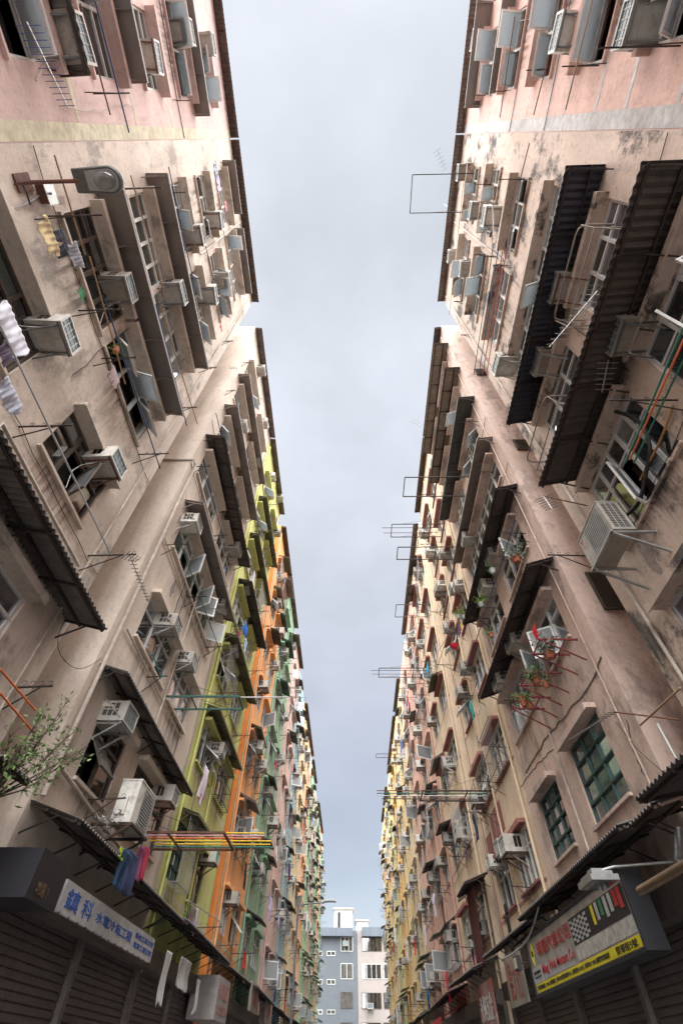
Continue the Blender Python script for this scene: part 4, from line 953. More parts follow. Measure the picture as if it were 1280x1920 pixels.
for px0, px1, py, lab in ((626, 661, 1706, 'tall white tiled stair tower on the roof at the street\'s end'), (667, 690, 1728, 'small cream water tank house on the roof beside the stair tower')):
    a, b = P(px0, py, y=YE+3), P(px1, py, y=YE+3); zb = E(600, 1745).z+.01
    t = thing('roof_tower', lab, 'tower', ((a.x+b.x)/2, YE+3, zb), 0); w_ = b.x-a.x
    q = MB(); q.box(-w_/2, w_/2, 0, 4, 0, a.z-zb); ob('wall', q.mesh('wall', mat('white_tiles', (.34, .34, .33), .7, noise=.1, nscale=1, dirt=.3)), t)
    q = MB(); q.box(-w_/2-.15, w_/2+.15, -.15, 4.15, a.z-zb, a.z-zb+.25); ob('coping', q.mesh('coping', concrete), t)
    if px0 == 626: q = MB(); q.box(-w_*.28, -w_*.17, -.05, -.005, .1, (a.z-zb)*.88); ob('slot_window', q.mesh('slot_window', dark), t)
for px, py, lab in ((648, 1772, 'small white air conditioner in the top window of the blue-grey building at the street\'s end'), (694, 1890, 'small white air conditioner in the pale building\'s window at the street\'s end')):
    p = E(px, py+3); ac(1, 0, 0, 1.5, lab, 1, base=(p.x, YE, p.z)); ROOTS[-1].rotation_euler = (0, 0, math.pi)
    
# ------------------------------------------------------------------ near laundry racks, poles, cloth, odd things
for px, py, L in ((225, 353, .9), (88, 405, .9), (147, 582, .8), (190, 672, .7), (260, 852, .7), (313, 361, .5), (333, 765, .55), (345, 522, .5), (355, 456, .4), (378, 690, .5), (330, 188, .4), (175, 175, .7), (165, 1042, .9), (35, 800, .8), (310, 1022, .6), (350, 1120, .6), (275, 1270, .5), (385, 1214, .6), (365, 875, .5), (400, 1005, .5), (425, 733, .35), (418, 640, .4), (455, 680, .4), (20, 1290, .6), (165, 1500, .7)):
    armpx(-1, px, py, L, 4)
for px, py, L in ((985, 335, .75), (1025, 130, .5), (1122, 122, .7), (1275, 85, 1.2), (950, 170, .4), (910, 178, .35), (920, 345, .5), (955, 497, .5), (910, 477, .4), (882, 628, .4), (1270, 750, 1.0), (1100, 1042, .8), (985, 1000, .7), (940, 1140, .8), (915, 1160, .6), (985, 1315, .6), (955, 1402, .6), (915, 1438, .6), (935, 1528, .6), (1000, 1665, .6), (865, 565, .35), (935, 480, .5), (895, 790, .5), (925, 885, .5)):
    armpx(1, px, py, L, 4)
S = -1
for a, b, d, c in (((102, 290), (160, 478), .45, 'bare bamboo'), ((178, 0), (242, 248), .55, 'dark blue'), ((150, 5), (207, 215), .5, 'brown'), ((245, 328), (310, 560), .35, 'bare bamboo'), ((316, 312), (368, 552), .3, 'dark blue'),
        ((196, 560), (300, 878), .5, 'dark blue'), ((168, 480), (235, 720), .5, 'bare bamboo'), ((292, 570), (350, 798), .35, 'dark blue'), ((298, 565), (370, 795), .28, 'bare bamboo'), ((0, 610), (208, 1040), .7, 'steel'), ((400, 305), (432, 520), .2, 'bare bamboo'), ((385, 460), (410, 560), .25, 'brown'),
        ((405, 775), (450, 965), .3, 'dark blue'), ((378, 870), (420, 1010), .3, 'dark blue'), ((335, 1010), (415, 1228), .4, 'green'), ((0, 1255), (66, 1332), .5, 'orange'), ((0, 1300), (62, 1373), .5, 'orange'), ((405, 1290), (405+45, 1380), .5, 'steel'), ((285, 1225), (302, 1270), .4, 'teal'), ((355, 1690), (415, 1730), .6, 'steel')):
    polepx(S, a, b, d, c)
S = 1
for a, b, d, c in (((992, 268), (975, 335), .3, 'brown'), ((1110, 0), (1060, 205), .5, 'bare bamboo'), ((1055, 0), (1000, 215), .4, 'brown'), ((965, 30), (937, 220), .3, 'brown'), ((925, 455), (888, 702), .45, 'green'), ((935, 460), (898, 698), .42, 'dark blue'), ((943, 462), (905, 700), .4, 'red'), ((950, 462), (912, 702), .36, 'red'),
        ((1280, 615), (1172, 868), .6, 'green'), ((1282, 635), (1180, 862), .55, 'orange'), ((1288, 660), (1188, 868), .5, 'green'), ((965, 975), (870, 1270), .6, 'dark blue'), ((870, 330), (842, 590), .25, 'bare bamboo'), ((925, 345), (922, 480), .3, 'bare bamboo'), ((1275, 1290), (1200, 1360), .5, 'bare bamboo'), ((1232, 1357), (1282, 1450), .5, 'white'), ((862, 1160), (818, 1225), .5, 'bare bamboo'), ((835, 1205), (815, 1265), .5, 'brown'), ((905, 1415), (880, 1490), .5, 'steel')):
    polepx(S, a, b, d, c)
# long poles over the street on iron frames
def frame(s, pts, z, label, col='black', extra=(), th=.03):
    """rectangular iron frame reaching out over the street; pts: outer pair then wall pair, pixels on height z"""
    q = [P(*p, z=z) for p in pts[:2]]; wy = [P(*p, x=s*A).y for p in pts[2:]]
    a, b = q; xo = (a.x+b.x)/2; ya, yb = a.y, b.y
    t = thing('clothes_hoist', label, 'laundry rack', (s*A, (ya+yb)/2, z), 0, 'iron laundry frames reaching over the street')
    yc = (ya+yb)/2; m = MB()
    for y in (ya-yc, yb-yc): m.bar((0, y, 0), (xo-s*A, y, 0), th)
    m.bar((xo-s*A, ya-yc, 0), (xo-s*A, yb-yc, 0), th); m.bar(((xo-s*A)*.35, ya-yc, 0), ((xo-s*A)*.35, yb-yc, 0), th*.8)
    ob('frame', m.mesh('frame', {'black': steel, 'rust': rust, 'green': paint('frame green', (.02, .10, .08))}[col]), t)
    m = MB()
    for y in (ya-yc, yb-yc): m.bar((0, y, .5), ((xo-s*A)*.8, y, .02), .008)
    ob('stay_wire', m.mesh('stay_wire', steel), t)
    for i, (fr, c, e0, e1) in enumerate(extra):
        y = ya+(yb-ya)*fr; pole((s*A-s*e0, y, z+.03), (xo-s*e1, y, z+.03), c, r=.016)
    return t
z = W(1, 885, 360).z; frame(1, ((772, 327), (769, 399), (885, 327), (885, 400)), Z(4.45), 'black iron laundry frame reaching into the sky beside the mould-stained building')
for i, (o1, o2, v) in enumerate((((758, 895), (756, 931), 3.15), ((734, 983), (733, 1007), 3.75), ((745, 1026), (744, 1049), 3.15), ((742, 1134), (741, 1157), 3.75), ((710, 1253), (710, 1270), 3.15), ((705, 1414), (705, 1421), 3.75))):
    frame(1, (o1, o2, o1, o2), Z(v), 'black iron laundry frame against the sky, %s from the near end of the right row' % ('second', 'third', 'fourth', 'fifth', 'sixth', 'farthest')[i],
          extra=(((.3, 'black', .2, .5), (.7, 'brown', .2, .4)) if i in (1, 4) else ()), th=.035)
zz = W(-1, 262, 1580).z+.1
frame(-1, ((425, 1562), (432, 1594), (262, 1572), (262, 1592)), zz, 'rusty iron frame holding coloured poles over the street, lower left', 'rust', ((.1, 'yellow', .1, .9), (.25, 'pink', .1, .9), (.4, 'orange', .1, .8), (.55, 'yellow', .1, 1.0), (.75, 'yellow', .1, .95), (.92, 'green', .1, 1.0)), .045)
zz = W(-1, 322, 1330).z
frame(-1, ((452, 1306), (452, 1330), (322, 1322), (322, 1348)), zz, 'green iron frame reaching out from the beige building above the lime awning', 'green', ((.15, 'white', .05, 1.3),), .04)
zz = W(1, 912, 1503).z
frame(1, ((790, 1483), (790, 1502), (912, 1495), (912, 1512)), zz, 'black iron frame holding long poles over the street, right side', 'black', ((.1, 'brown', .1, 1.6), (.35, 'green', .1, 1.6), (.6, 'white', .1, 1.55), (.9, 'black', .1, 1.4)), .04)
# curved drying frames on the right
for i, (px, py) in enumerate(((1130, 520), (1062, 815))):
    p = W(1, px, py, 0); t = thing('drying_rack', ('curved grey' if i else 'tall curved grey')+' pipe drying frame outside the '+('farther' if i else 'nearer')+' curtained window, right side', 'laundry rack', (A, p.y, p.z-.25), RZ(1))
    m = MB(); wv = .85
    m.tube([(-wv, 0, .45), (-wv, .5, .45), (-wv+.05, .62, .45), (-wv+.15, .65, .45), (wv-.15, .65, .45), (wv-.05, .62, .45), (wv, .5, .45), (wv, 0, .45)], .018, 6)
    m.tube([(-wv, 0, .1), (-wv, .5, .1), (wv, .5, .1), (wv, 0, .1)], .014, 6); m.tube([(-wv, .5, .1), (-wv, .6, .45)], .012); m.tube([(wv, .5, .1), (wv, .6, .45)], .012); m.tube([(-wv, 0, -.2), (-wv, .5, .1)], .012); m.tube([(wv, 0, -.2), (wv, .5, .1)], .012)
    ob('pipe_frame', m.mesh('pipe_frame', mat('grey_pipe', (.25, .21, .18), .6, .3)), t)
    m = MB()
    for j in range(9): x = (.1+j*.08); m.bar((x, .05, .1), (x, .5, .1), .006)
    for j in range(4): m.bar((.1, .06+j*.14, .1), (.75, .06+j*.14, .1), .006)
    ob('wire_shelf', m.mesh('wire_shelf', galv), t)
# outdoor units
def split(s, p, label, sc=1.0, fans=1, rot=0):
    t = thing('outdoor_unit', label, 'air conditioner', p, RZ(s)+rot, sc=sc); w_, dp, h = .82, .32, .6
    m = MB(); m.box(-w_/2, w_/2, 0, dp, 0, h); m.box(-w_/2-.01, w_/2+.01, -.01, dp+.01, h, h+.02); m.box(w_/2, w_/2+.05, .05, .2, .1, .35); ob('casing', m.mesh('casing', acw), t)
    m = MB(); cx = -.1
    for j in range(12): z_ = .06+j*.043; m.box(cx-.26, cx+.26, dp+.002, dp+.012, z_, z_+.022)
    ob('fan_grille', m.mesh('fan_grille', louver if not fans else mat('grille_grey', (.3, .3, .29), .6)), t)
    m = MB(); m.tube([(cx, dp, h/2), (cx, dp+.004, h/2)], .24, 20); ob('fan', m.mesh('fan', louver), t)
    m = MB()
    for y in range(14):
        for x in range(3): m.box(-w_/2-.004, -w_/2+.001, .05+x*.08, .11+x*.08, .05+y*.038, .072+y*.038)
    ob('side_grille', m.mesh('side_grille', louver), t)
    m = MB()
    for x in (-w_/2+.04, w_/2-.04): m.bar((x, -.3, -.02), (x, dp+.05, -.02), .035); m.bar((x, -.3, -.42), (x, dp, -.04), .03)
    m.bar((-w_/2, dp+.03, -.02), (w_/2, dp+.03, -.02), .035); ob('bracket', m.mesh('bracket', galv if s > 0 else steel), t)
    return t
p = W(1, 1140, 1005, .45); t = split(1, (A-.32, p.y, p.z-.35), 'white outdoor air-conditioning unit on a steel bracket with a three-diamond emblem', 1.15)
m = MB()
for a_ in (90, 210, 330):
    M = Matrix.Translation((.32, .326, .5)) @ Matrix.Rotation(R(a_), 4, 'Y'); q = [M @ Vector(v) for v in ((0, 0, 0), (.03, 0, .02), (.06, 0, 0), (.03, 0, -.02))]; m.add(q, ((0, 1, 2, 3),))
ob('emblem', m.mesh('emblem', red_p), t)
p = W(-1, 250, 1525, .55); split(-1, (-A+.35, p.y, p.z-.3), 'white outdoor air-conditioning unit on black struts above the coloured poles, lower left', 1.2)
m = MB(); b0 = (-A+.05, W(-1, 215, 1500, .3).y, W(-1, 215, 1500, .3).z)
# wire tangle under it
rnd = random.Random(5); m = MB()
for i in range(26):
    c = Vector((rnd.uniform(-.5, .5), rnd.uniform(0, .5), rnd.uniform(-.08, .08))); m.tube([c+Vector((rnd.uniform(-.12, .12), rnd.uniform(-.12, .12), rnd.uniform(-.1, .1))) for _ in range(4)], .008, 4)
p = W(-1, 215, 1545, .4); t = thing('wire_tangle', 'tangle of old clips and wire below the lower left outdoor unit', 'wires', (-A+.1, p.y, p.z), RZ(-1), me=m.mesh('wire_tangle', galv))
# big cable on the right wall
def cable(pts, r, m_, label, name='cable'):
    pts = [Vector(p) for p in pts]; c = pts[0]
    sm = []
    for i in range(len(pts)-1):
        p0, p1, p2, p3 = pts[max(i-1, 0)], pts[i], pts[i+1], pts[min(i+2, len(pts)-1)]
        for j in range(6):
            t = j/6; sm.append(.5*((2*p1)+(-p0+p2)*t+(2*p0-5*p1+4*p2-p3)*t*t+(-p0+3*p1-3*p2+p3)*t**3))
    sm.append(pts[-1]); m = MB(); m.tube([q-c for q in sm], r, 6)
    return thing(name, label, 'cable', c, 0, me=m.mesh(name, m_))
cable([W(1, x, y, .06) for x, y in ((1148, 770), (1180, 780), (1205, 800), (1218, 840), (1212, 880), (1198, 940), (1175, 965))], .035, blk, 'thick black insulated hose curving from the window to the right-hand outdoor unit')
cable([W(1, x, y, .05) for x, y in ((1262, 760), (1240, 820), (1215, 870), (1200, 900))], .02, mat('ochre_pipe', (.36, .2, .06), .6), 'thin ochre pipe slanting beside the thick black hose')
cable([W(-1, x, y, .03) for x, y in ((125, 1160), (110, 1190), (112, 1225), (135, 1250), (160, 1252), (190, 1235))], .006, steel, 'thin loop of wire on the beige wall above the rusty awning')
cable([W(1, x, y, .1) for x, y in ((832, 382), (855, 400), (880, 425), (900, 455), (925, 465), (950, 490))], .008, signwhite, 'curly white cord strung across the mould-stained wall')
cable([W(-1, x, y, .02) for x, y in ((0, 387), (30, 388), (62, 375), (75, 365))], .01, mat('grey_conduit', (.3, .3, .34), .5), 'grey cable running from the left edge to the small electric box')
cable([W(1, x, y, .05) for x, y in ((1155, 1355), (1200, 1410), (1280, 1480))], .006, steel, 'thin black wire slanting over the cracked wall, right side')
cable([W(1, x, y, .9) for x, y in ((1010, 1700), (990, 1760), (960, 1790), (940, 1800))], .02, galv, 'grey hose dangling beneath the farther shop canopy, right side')
# cracks in the plaster (dark filled seams)
for i, pts in enumerate((((1175, 1350), (1185, 1400), (1205, 1450), (1235, 1490), (1262, 1540)), ((1040, 1400), (1010, 1430), (985, 1460), (975, 1478)), ((1140, 1190), (1110, 1280), (1060, 1340), (1020, 1390), (980, 1460)))):
    rnd = random.Random(i); m = MB(); q = [W(1, *p, .004) for p in pts]; full = []
    for a, b in zip(q, q[1:]):
        for j in range(7): full.append(a.lerp(b, j/7)+Vector((0, rnd.uniform(-.03, .03), rnd.uniform(-.03, .03))))
    c0 = Vector((A, R2.c, 0)); m.tube([(v.y-R2.c, .0, v.z) for v in full if v.y > U(1.6)], .012 if i < 2 else .025, 4); ob('crack', m.mesh('crack', mat('crack_grey', (.09, .08, .07), .9, noise=.5) if i < 2 else mat('mortar_grey', (.22, .2, .18), .9, noise=.4)), R2.root)

# cloths
S = -1
def L(px, py, d, kind, w_, h, col, lab=None, rz=None, s=-1): return laundry(s, W(s, px, py, d), kind, w_, h, col, lab, rz=rz)
L(105, 440, .45, 'shirt', .55, .38, ('ochre', (.5, .38, .2)), 'ochre shirt drying flat on a bamboo pole below the street lamp'); L(125, 452, .4, 'trousers', .36, .4, ('charcoal', (.03, .03, .045)), 'charcoal garment behind the ochre shirt below the street lamp')
L(150, 475, .5, 'cloth', .35, .3, ('grey', (.4, .39, .41)), 'crumpled grey cloth hung on the bamboo pole beneath the ochre shirt')
L(158, 548, .1, 'cloth', .18, .2, ('green', (.03, .2, .08)), 'small green cloth knotted on a pole at the left')
L(38, 610, .6, 'cloth', .62, .42, ('striped white', (.6, .6, .66)), 'large white striped bedsheet bundled at the left edge'); L(22, 655, .6, 'cloth', .25, .25, ('violet', (.12, .09, .14)), 'dark violet cloth tucked beneath the white striped sheet'); L(28, 735, .6, 'cloth', .42, .28, ('pale blue', (.45, .47, .56)), 'pale blue cloth pegged to the steel pole at the left edge')
L(408, 318, .3, 'shirt', .6, .5, ('dusty blue', (.3, .33, .42)), 'dusty blue shirt drying under the upper left eave'); L(412, 345, .3, 'cloth', .45, .4, ('lavender', (.5, .45, .65)), 'lavender cloth drying under the upper left eave'); L(425, 385, .25, 'cloth', .3, .3, ('rose', (.6, .2, .25)), 'rose cloth drying under the upper left eave')
L(416, 612, .25, 'cloth', .3, .25, ('brick red', (.45, .07, .03)), 'brick red cloth pegged near the end of the lamp-side building'); L(405, 535, .3, 'shirt', .6, .45, ('dark brown', (.03, .015, .012)), 'dark brown shirt at the top of the lamp-side facade')
L(220, 700, .35, 'cloth', .35, .35, ('dusty rose', (.4, .3, .3)), 'dusty rose cloth in the open window left of the blue pole'); 
L(388, 1440, .5, 'cloth', .55, .95, ('white floral', (.68, .6, .66)), 'white floral sheet with a pink hem on the lime building')
L(378, 1492, .49, 'cloth', .5, .12, ('hot pink', (.6, .08, .18)), 'pink border hanging at the foot of the white floral sheet')
for px, py, c, k, w_, h, lab in ((255, 1600, ('navy', (.015, .02, .06)), 'shirt', .8, .95, 'navy pleated dress hanging beneath the coloured poles'), (240, 1598, ('petrol blue', (.012, .04, .085)), 'shirt', .6, .8, 'petrol blue shirt beside the navy dress'), (272, 1592, ('plum', (.05, .015, .04)), 'shirt', .6, .8, 'plum shirt on the far side of the navy dress'), (280, 1590, ('crimson', (.33, .02, .05)), 'shirt', .4, .8, 'crimson shirt at the end of the clothes beneath the coloured poles'), (232, 1596, ('lime green', (.3, .42, .02)), 'cloth', .3, .25, 'lime green cloth half hidden by the navy dress')):
    L(px, py-4, 1.0, k, w_*.85, h*.62, c, lab)
L(462, 1170, .6, 'cloth', .7, .5, ('royal blue', (.02, .15, .55)), 'royal blue tarpaulin panel on the lime facade'); L(462, 1200, .65, 'shirt', .5, .45, ('sky blue', (.4, .55, .75)), 'sky blue shirt in front of the blue tarpaulin'); L(450, 1185, .6, 'cloth', .25, .35, ('magenta', (.45, .03, .2)), 'magenta striped cloth beside the blue tarpaulin')
L(478, 1075, .55, 'cloth', .4, .9, ('pale lilac', (.6, .55, .68)), 'long pale lilac cloth drying on the lime building, fourth floor'); L(463, 1618, .5, 'trousers', .42, .9, ('jet black', (.01, .01, .014)), 'black trousers hanging on the orange building\'s wall')
L(362, 1700, .7, 'cloth', .4, .45, ('taupe', (.25, .18, .16)), 'taupe towel pegged low on the lime facade'); L(371, 1705, .7, 'cloth', .25, .5, ('soft lilac', (.5, .45, .6)), 'soft lilac towel pegged low on the lime facade'); L(410, 1590, .8, 'cloth', .25, .3, ('sea green', (.1, .4, .25)), 'sea green cloth under the tips of the coloured poles')
L(520, 1588, .6, 'shirt', .7, .7, ('white green', (.65, .68, .72)), 'white T-shirt with green sleeves on the green building'); L(518, 1428, .6, 'shirt', .55, .4, ('raspberry', (.6, .05, .12)), 'raspberry red blouse high on the green building')
L(570, 1575, .6, 'shirt', .7, .8, ('scarlet', (.7, .03, .01)), 'scarlet shirt on the far left facades'); L(567, 1545, .5, 'cloth', .5, .5, ('vermilion', (.75, .04, .01)), 'vermilion round cloth above the scarlet shirt')
L(520, 970, .35, 'cloth', .4, .6, ('patterned', (.25, .15, .22)), 'patterned dark cloth near the top of the lime building')
S = 1
L(795, 1765-30, .6, 'shirt', .9, .9, ('bright white', (.72, .72, .8)), 'white shirt, topmost of two on the right pink facade', s=1); L(812, 1675, .6, 'shirt', .95, .95, ('pale lavender', (.6, .6, .72)), 'pale lavender shirts on a rack below the brown awnings, right row', s=1); L(828, 1690, .55, 'trousers', .5, .9, ('ink black', (.012, .012, .02)), 'ink black skirt beside the pale lavender shirts', s=1)
L(945, 1695, .7, 'trousers', .35, .95, ('coal black', (.01, .01, .012)), 'coal black trousers hanging left of the motor company sign', s=1); L(950, 1720, .65, 'cloth', .12, .6, ('fluorescent orange', (.8, .1, .02)), 'fluorescent orange cloth behind the coal black trousers', s=1)
L(800, 1245, .6, 'cloth', .6, .6, ('turquoise', (.02, .35, .55)), 'turquoise dotted cloth on the right row', s=1); L(863, 1168, .75, 'cloth', .2, .2, ('egg yellow', (.8, .55, .0)), 'yellow bag hung under the potted plants, right row', s=1); L(873, 1590, .5, 'cloth', .15, .35, ('purple', (.12, .02, .22)), 'small purple cloth on the sand building', s=1)
L(836, 1820, .75, 'shirt', .6, .95, ('cherry', (.5, .03, .08)), 'cherry red clothes low on the right pink building', s=1); L(1000, 1175, .5, 'cloth', .25, .3, ('ruby', (.5, .01, .02)), 'ruby red bows on the flower rack', s=1)
# dark red tarpaulin on the sand building
p = W(1, 880, 1665, .55); laundry(1, p, 'cloth', 1.5, 2.3, ('maroon', (.09, .022, .02)), 'maroon tarpaulin hanging in front of a sand building window', seed=11, cat='tarpaulin')
awning(1, p.y-1.0, p.y+1.0, p.z+.25, .9, .3, 'corr', corr_dark, 'black corrugated awning above the maroon tarpaulin')

# flower racks, pots and plants
def plant(p, label, sc=1.0, col='leaf', n=170, pot=True, potcol=None, spread=.26, seed=0, up=.2):
    rnd = random.Random(seed); t = thing('potted_plant', label, 'plant', p, 0, 'potted plants on the facades')
    if pot:
        m = MB(); m.tube([(0, 0, 0), (0, 0, .13)], .065*sc, 14, r2=.095*sc); m.tube([(0, 0, .13), (0, 0, .155)], .105*sc, 14); ob('pot', m.mesh('pot', potcol or mat('terracotta', (.33, .10, .05), .8, noise=.15)), t)
    m = MB()
    for i in range(12):
        a_ = rnd.uniform(0, 6.28); e_ = Vector((math.cos(a_)*spread*rnd.uniform(.4, 1), math.sin(a_)*spread*rnd.uniform(.4, 1), .15+up*rnd.uniform(.5, 1.4)))*sc; m.tube([(0, 0, .12), e_*.6+Vector((0, 0, .05)), e_], .005, 4)
        for j in range(n//12):
            q = e_*rnd.uniform(.35, 1.1)+Vector([rnd.gauss(0, .045) for _ in range(3)])*sc; d1 = Vector([rnd.uniform(-1, 1) for _ in range(3)]).normalized(); d2 = d1.cross(Vector([rnd.uniform(-1, 1) for _ in range(3)])).normalized(); l = .048*sc*rnd.uniform(.7, 1.5)
            m.add([q, q+d1*l*.5+d2*l*.3, q+d1*l*1.2, q+d1*l*.5-d2*l*.3], ((0, 1, 2, 3),))
    C_ = {'leaf': (.07, .14, .03), 'grey': (.13, .15, .10), 'bright': (.14, .26, .03)}
    ob('foliage', m.mesh('foliage', mat('leaf_'+col, C_[col], .6, noise=.5, nscale=18)), t); return t
plant(W(1, 1032, 1235, .6), 'grey-green bushy plant in a terracotta pot hanging in the middle of the red racks', 1.15, 'grey', 300, seed=1); plant(W(1, 1008, 1282, .65), 'green plant in a terracotta pot on the red racks, left of the bushy one', .95, 'leaf', 240, seed=2)
plant(W(1, 1025, 1290, .6), 'small sprig in a little terracotta pot hung by red ribbons', .6, 'leaf', 90, seed=3); plant(W(1, 983, 1325, .7), 'yellowish plant in a terracotta pot on orange ribbons, lowest of the group', .9, 'bright', 130, seed=4); plant(W(1, 995, 1330, .55), 'dark green plant in a terracotta pot behind the lowest one', .85, 'leaf', 130, seed=5)
plant(W(1, 970, 1055, .72), 'large grey-green plant in a red pot at the end of the rusty awning', 1.3, 'grey', 330, seed=6); plant(W(1, 925, 1075, .6), 'leafy plant with orange flowers on the awning below the small white unit', .95, 'leaf', 150, seed=7, potcol=signwhite)
plant(W(1, 903, 1138, .6), 'bright green plant at the end of the second awning, right', .95, 'bright', 150, seed=8, potcol=signwhite); plant(W(1, 860, 1160, .8), 'bright green plant in a white pot above the yellow bag', .9, 'bright', 150, seed=9, potcol=signwhite); plant(W(1, 870, 1160, .7), 'bright green plant in a white pot right of the one above the yellow bag', .9, 'bright', 130, seed=10, potcol=signwhite)
plant(W(1, 922, 1195, .6), 'small plant in a terracotta pot behind the rusty awning edge', .8, 'leaf', 120, seed=12); plant(W(-1, 215, 660, .35), 'small spiky plant at the open window under the grey awning, left', .7, 'bright', 80, seed=13); plant(W(-1, 345, 1748, .55), 'spiky plant in a black bowl on the left shop canopy', .9, 'leaf', 60, seed=14, potcol=blk, up=.5, spread=.15)
# red basin
p = W(1, 852, 1215, .6); m = MB(); m.tube([(0, 0, 0), (0, 0, .12)], .12, 18, r2=.2); thing('basin', 'red plastic basin hooked on the sand facade', 'basin', p, 0, me=m.mesh('basin', paint('basin red', (.55, .01, .03))))
redi = paint('rack red', (.2, .03, .035))
for i, (px, py) in enumerate(((1080, 1225), (1050, 1285), (1030, 1330))):
    p = W(1, px, py, 0); t = thing('flower_rack', ('topmost', 'middle', 'lowest')[i]+' of the red iron flower racks on the brown building', 'flower rack', (A, p.y, p.z+.15), RZ(1), 'red iron flower racks')
    m = MB()
    for x in (-.28, .28): m.bar((x, 0, 0), (x, .85, .02), .035); m.bar((x, 0, -.5), (x, .8, 0), .025)
    for y in (.25, .5, .8): m.bar((-.3, y, .02), (.3, y, .02), .025)
    ob('rack_frame', m.mesh('rack_frame', redi), t)

# aerials
antenna(W(-1, 50, 40, .55), W(-1, 128, 203, .55), 13, 'long aerial with blue tipped rods hanging in the top left corner', .36, paint('aerial blue', (.08, .12, .35)))
antenna(W(-1, 246, 1048, .75), W(-1, 278, 1128, .7), 12, 'dark spiral-rod aerial at the tip of the steel pole, left', .14, steel)
antenna(W(-1, 232, 1040, .7), W(-1, 262, 1050, .9), 5, 'small mesh aerial tied to the rusty bracket at left centre', .3, steel)
antenna(W(1, 1150, 1335, .55), W(1, 1066, 1388, .55), 18, 'long black aerial pointing left above the big factory window', .16, steel, mast=W(1, 1272, 1350, .1))
antenna(W(1, 1140, 675, .55), W(1, 1128, 735, .55), 6, 'short aerial with hooked rods under the wide dark awning, right', .35, galv); antenna(W(1, 1120, 545, .6), W(1, 1030, 650, .6), 9, 'thin white aerial pointing down-left between the drying frames', .3, signwhite)
antenna(W(1, 1018, 930, .5), W(1, 1035, 955, .6), 6, 'mesh aerial at the tip of the wide dark awning, right', .4, steel, mast=W(1, 1100, 948, .02)); antenna(P(818, 278, z=Z(5.2)), P(835, 320, z=Z(5.2)), 6, 'roof aerial silhouetted beside the upper right eave', .35, steel)
antenna(P(770, 787, z=Z(5.15)), P(792, 800, z=Z(5.2)), 6, 'small roof aerial silhouetted halfway down the right eave', .3, steel); antenna(W(1, 923, 385, .45), W(1, 926, 450, .45), 10, 'white aerial on the mouldy wall near the top right', .22, signwhite); antenna(W(-1, 400, 1140, .5), W(-1, 420, 1150, .6), 5, 'small mesh aerial beside the green pole end, left', .3, steel)
antenna(W(-1, 430, 690, .3), W(-1, 445, 690, .8), 3, 'tiny aerial at the light well corner, left', .2, steel)

# plant growing from the canopy, lower left
base = W(-1, -20, 1500, .6); rnd = random.Random(3)
t = thing('young_tree', 'young leafy tree sprouting from the canopy at the left edge', 'tree', base, 0)
tw = MB(); lf = MB()
tips = [((165, 1400), .7), ((160, 1415), .9), ((130, 1310), .7), ((105, 1350), .6), ((85, 1330), .9), ((20, 1375), .6), ((90, 1455), .8), ((60, 1410), .7), ((140, 1370), .6), ((35, 1400), .8), ((110, 1400), .75), ((75, 1375), .6), ((5, 1420), .6)]
for i, (tp, d) in enumerate(tips):
    e_ = W(-1, *tp, d)-base; mid = e_*.5+Vector((rnd.uniform(-.05, .05), rnd.uniform(-.06, .06), -.08*rnd.random())); tw.tube([(0, 0, 0), mid, e_], .014, 5, r2=.003)
    for k in range(42):
        f_ = rnd.uniform(.45, 1.02)+0; c = (mid*(1-f_)*2+e_*(f_*2-1)) if f_ > .5 else mid
        c = c+Vector([rnd.gauss(0, .07) for _ in range(3)]); tw.tube([mid.lerp(e_, max(0, f_*2-1.1)), c.lerp(mid.lerp(e_, max(0, f_*2-1)), .4)+Vector((0, 0, .01)), c], .0025, 3)
        d1 = (Vector([rnd.uniform(-1, 1) for _ in range(3)])+e_.normalized()*.4).normalized(); d2 = d1.cross(Vector([rnd.uniform(-1, 1) for _ in range(3)])).normalized(); l = rnd.uniform(.05, .10)
        lf.add([c, c+d1*l*.4+d2*l*.22, c+d1*l, c+d1*l*.4-d2*l*.22], ((0, 1, 2, 3),))
ob('trunk', tw.mesh('trunk', mat('twig_bark', (.07, .05, .035), .9)), t); ob('crown', lf.mesh('crown', mat('fresh_leaf', (.15, .24, .07), .55, noise=.5, nscale=9)), t)

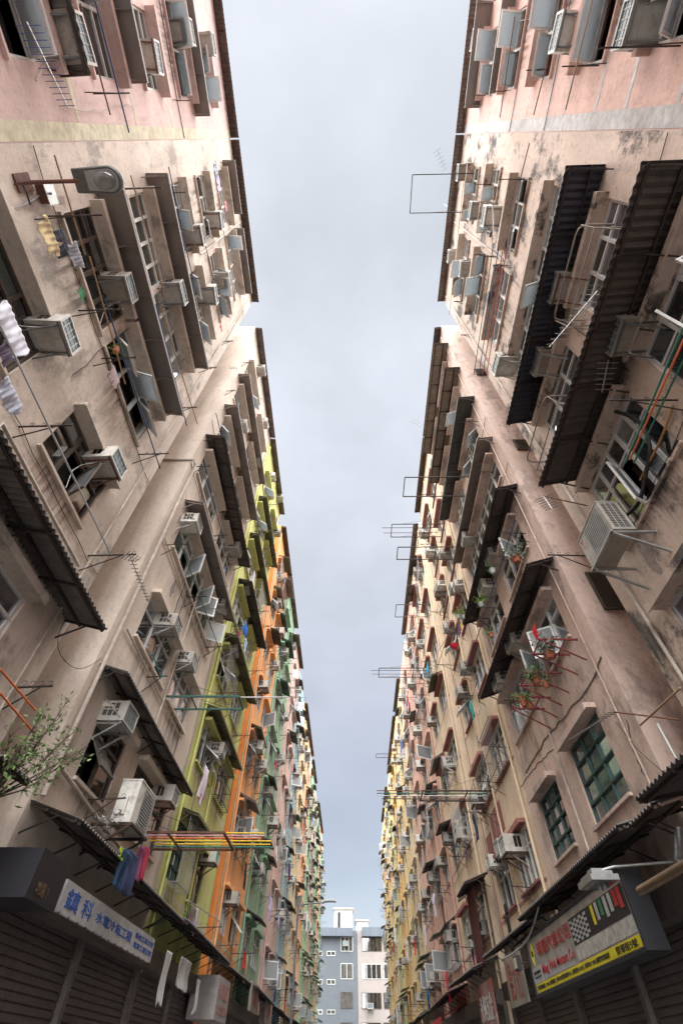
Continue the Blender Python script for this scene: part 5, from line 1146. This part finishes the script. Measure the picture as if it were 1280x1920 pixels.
# black plastic / dark canopy mouth at the lower right: gold-brown wrapped roll and canopy
p0, p1 = W(1, 1200, 1672, 1.1), W(1, 1330, 1600, 1.1)
m = MB(); m.tube([p0-p0, p1-p0+Vector((0, -.6, 0))], .055, 16); thing('rolled_awning', 'rolled bronze canvas awning at the lower right edge', 'awning', p0, 0, me=m.mesh('rolled_awning', mat('bronze_canvas', (.16, .10, .05), .4, .4, noise=.3)))
awning(1, U(.55), U(1.35), Z(.5), 1.3, .25, 'corr', corr_dark, 'dark shop canopy with a jagged white-tipped edge at the lower right corner'); awning(1, U(1.42), U(1.6), Z(.53), .9, .25, 'corr', corr_dark, 'short black canopy piece above the motor company sign')
m = MB(); m.tube([W(1, 1262, 1500, .1)-W(1, 1262, 1500, .1), W(1, 1258, 1560, .3)-W(1, 1262, 1500, .1), W(1, 1285, 1580, .4)-W(1, 1262, 1500, .1)], .07, 10); thing('duct', 'fat grey elbow duct at the right edge above the dark canopy', 'pipe', W(1, 1275, 1555, .2), 0, me=m.mesh('duct', galv))

# ------------------------------------------------------------------ labels of repeated fittings
FLN = ('lowest', 'second', 'third', 'fourth', 'fifth', 'sixth', 'top')
ORD = ('nearest', 'second', 'third', 'fourth', 'fifth', 'sixth', 'seventh', 'eighth', 'ninth', 'tenth', 'eleventh', 'twelfth')
grp = {}
for o, s, u, z, noun in AUTO:
    b = min([x for x in BLD if x.s == s], key=lambda x: max(x.u0-u/A, u/A-x.u1, 0))
    k = min(6, max(0, int(((z-EYE)/A-.6)/.605))); grp.setdefault((b.name, s, k, noun), []).append((u, z, o))
for (bn, s, k, noun), L_ in grp.items():
    L_.sort(key=lambda q: (round(q[0], 2), q[1]))
    for i, (u, z, o) in enumerate(L_):
        pos = '' if len(L_) == 1 else ', %s along' % ORD[min(i, 11)]
        o['label'] = '%s, %s floor of %s building, %s row%s' % (noun, FLN[k], bn, SD[s], pos)
        if noun[:4] == 'pale': pass
print('objects', len(bpy.data.objects), 'roots', len(ROOTS))
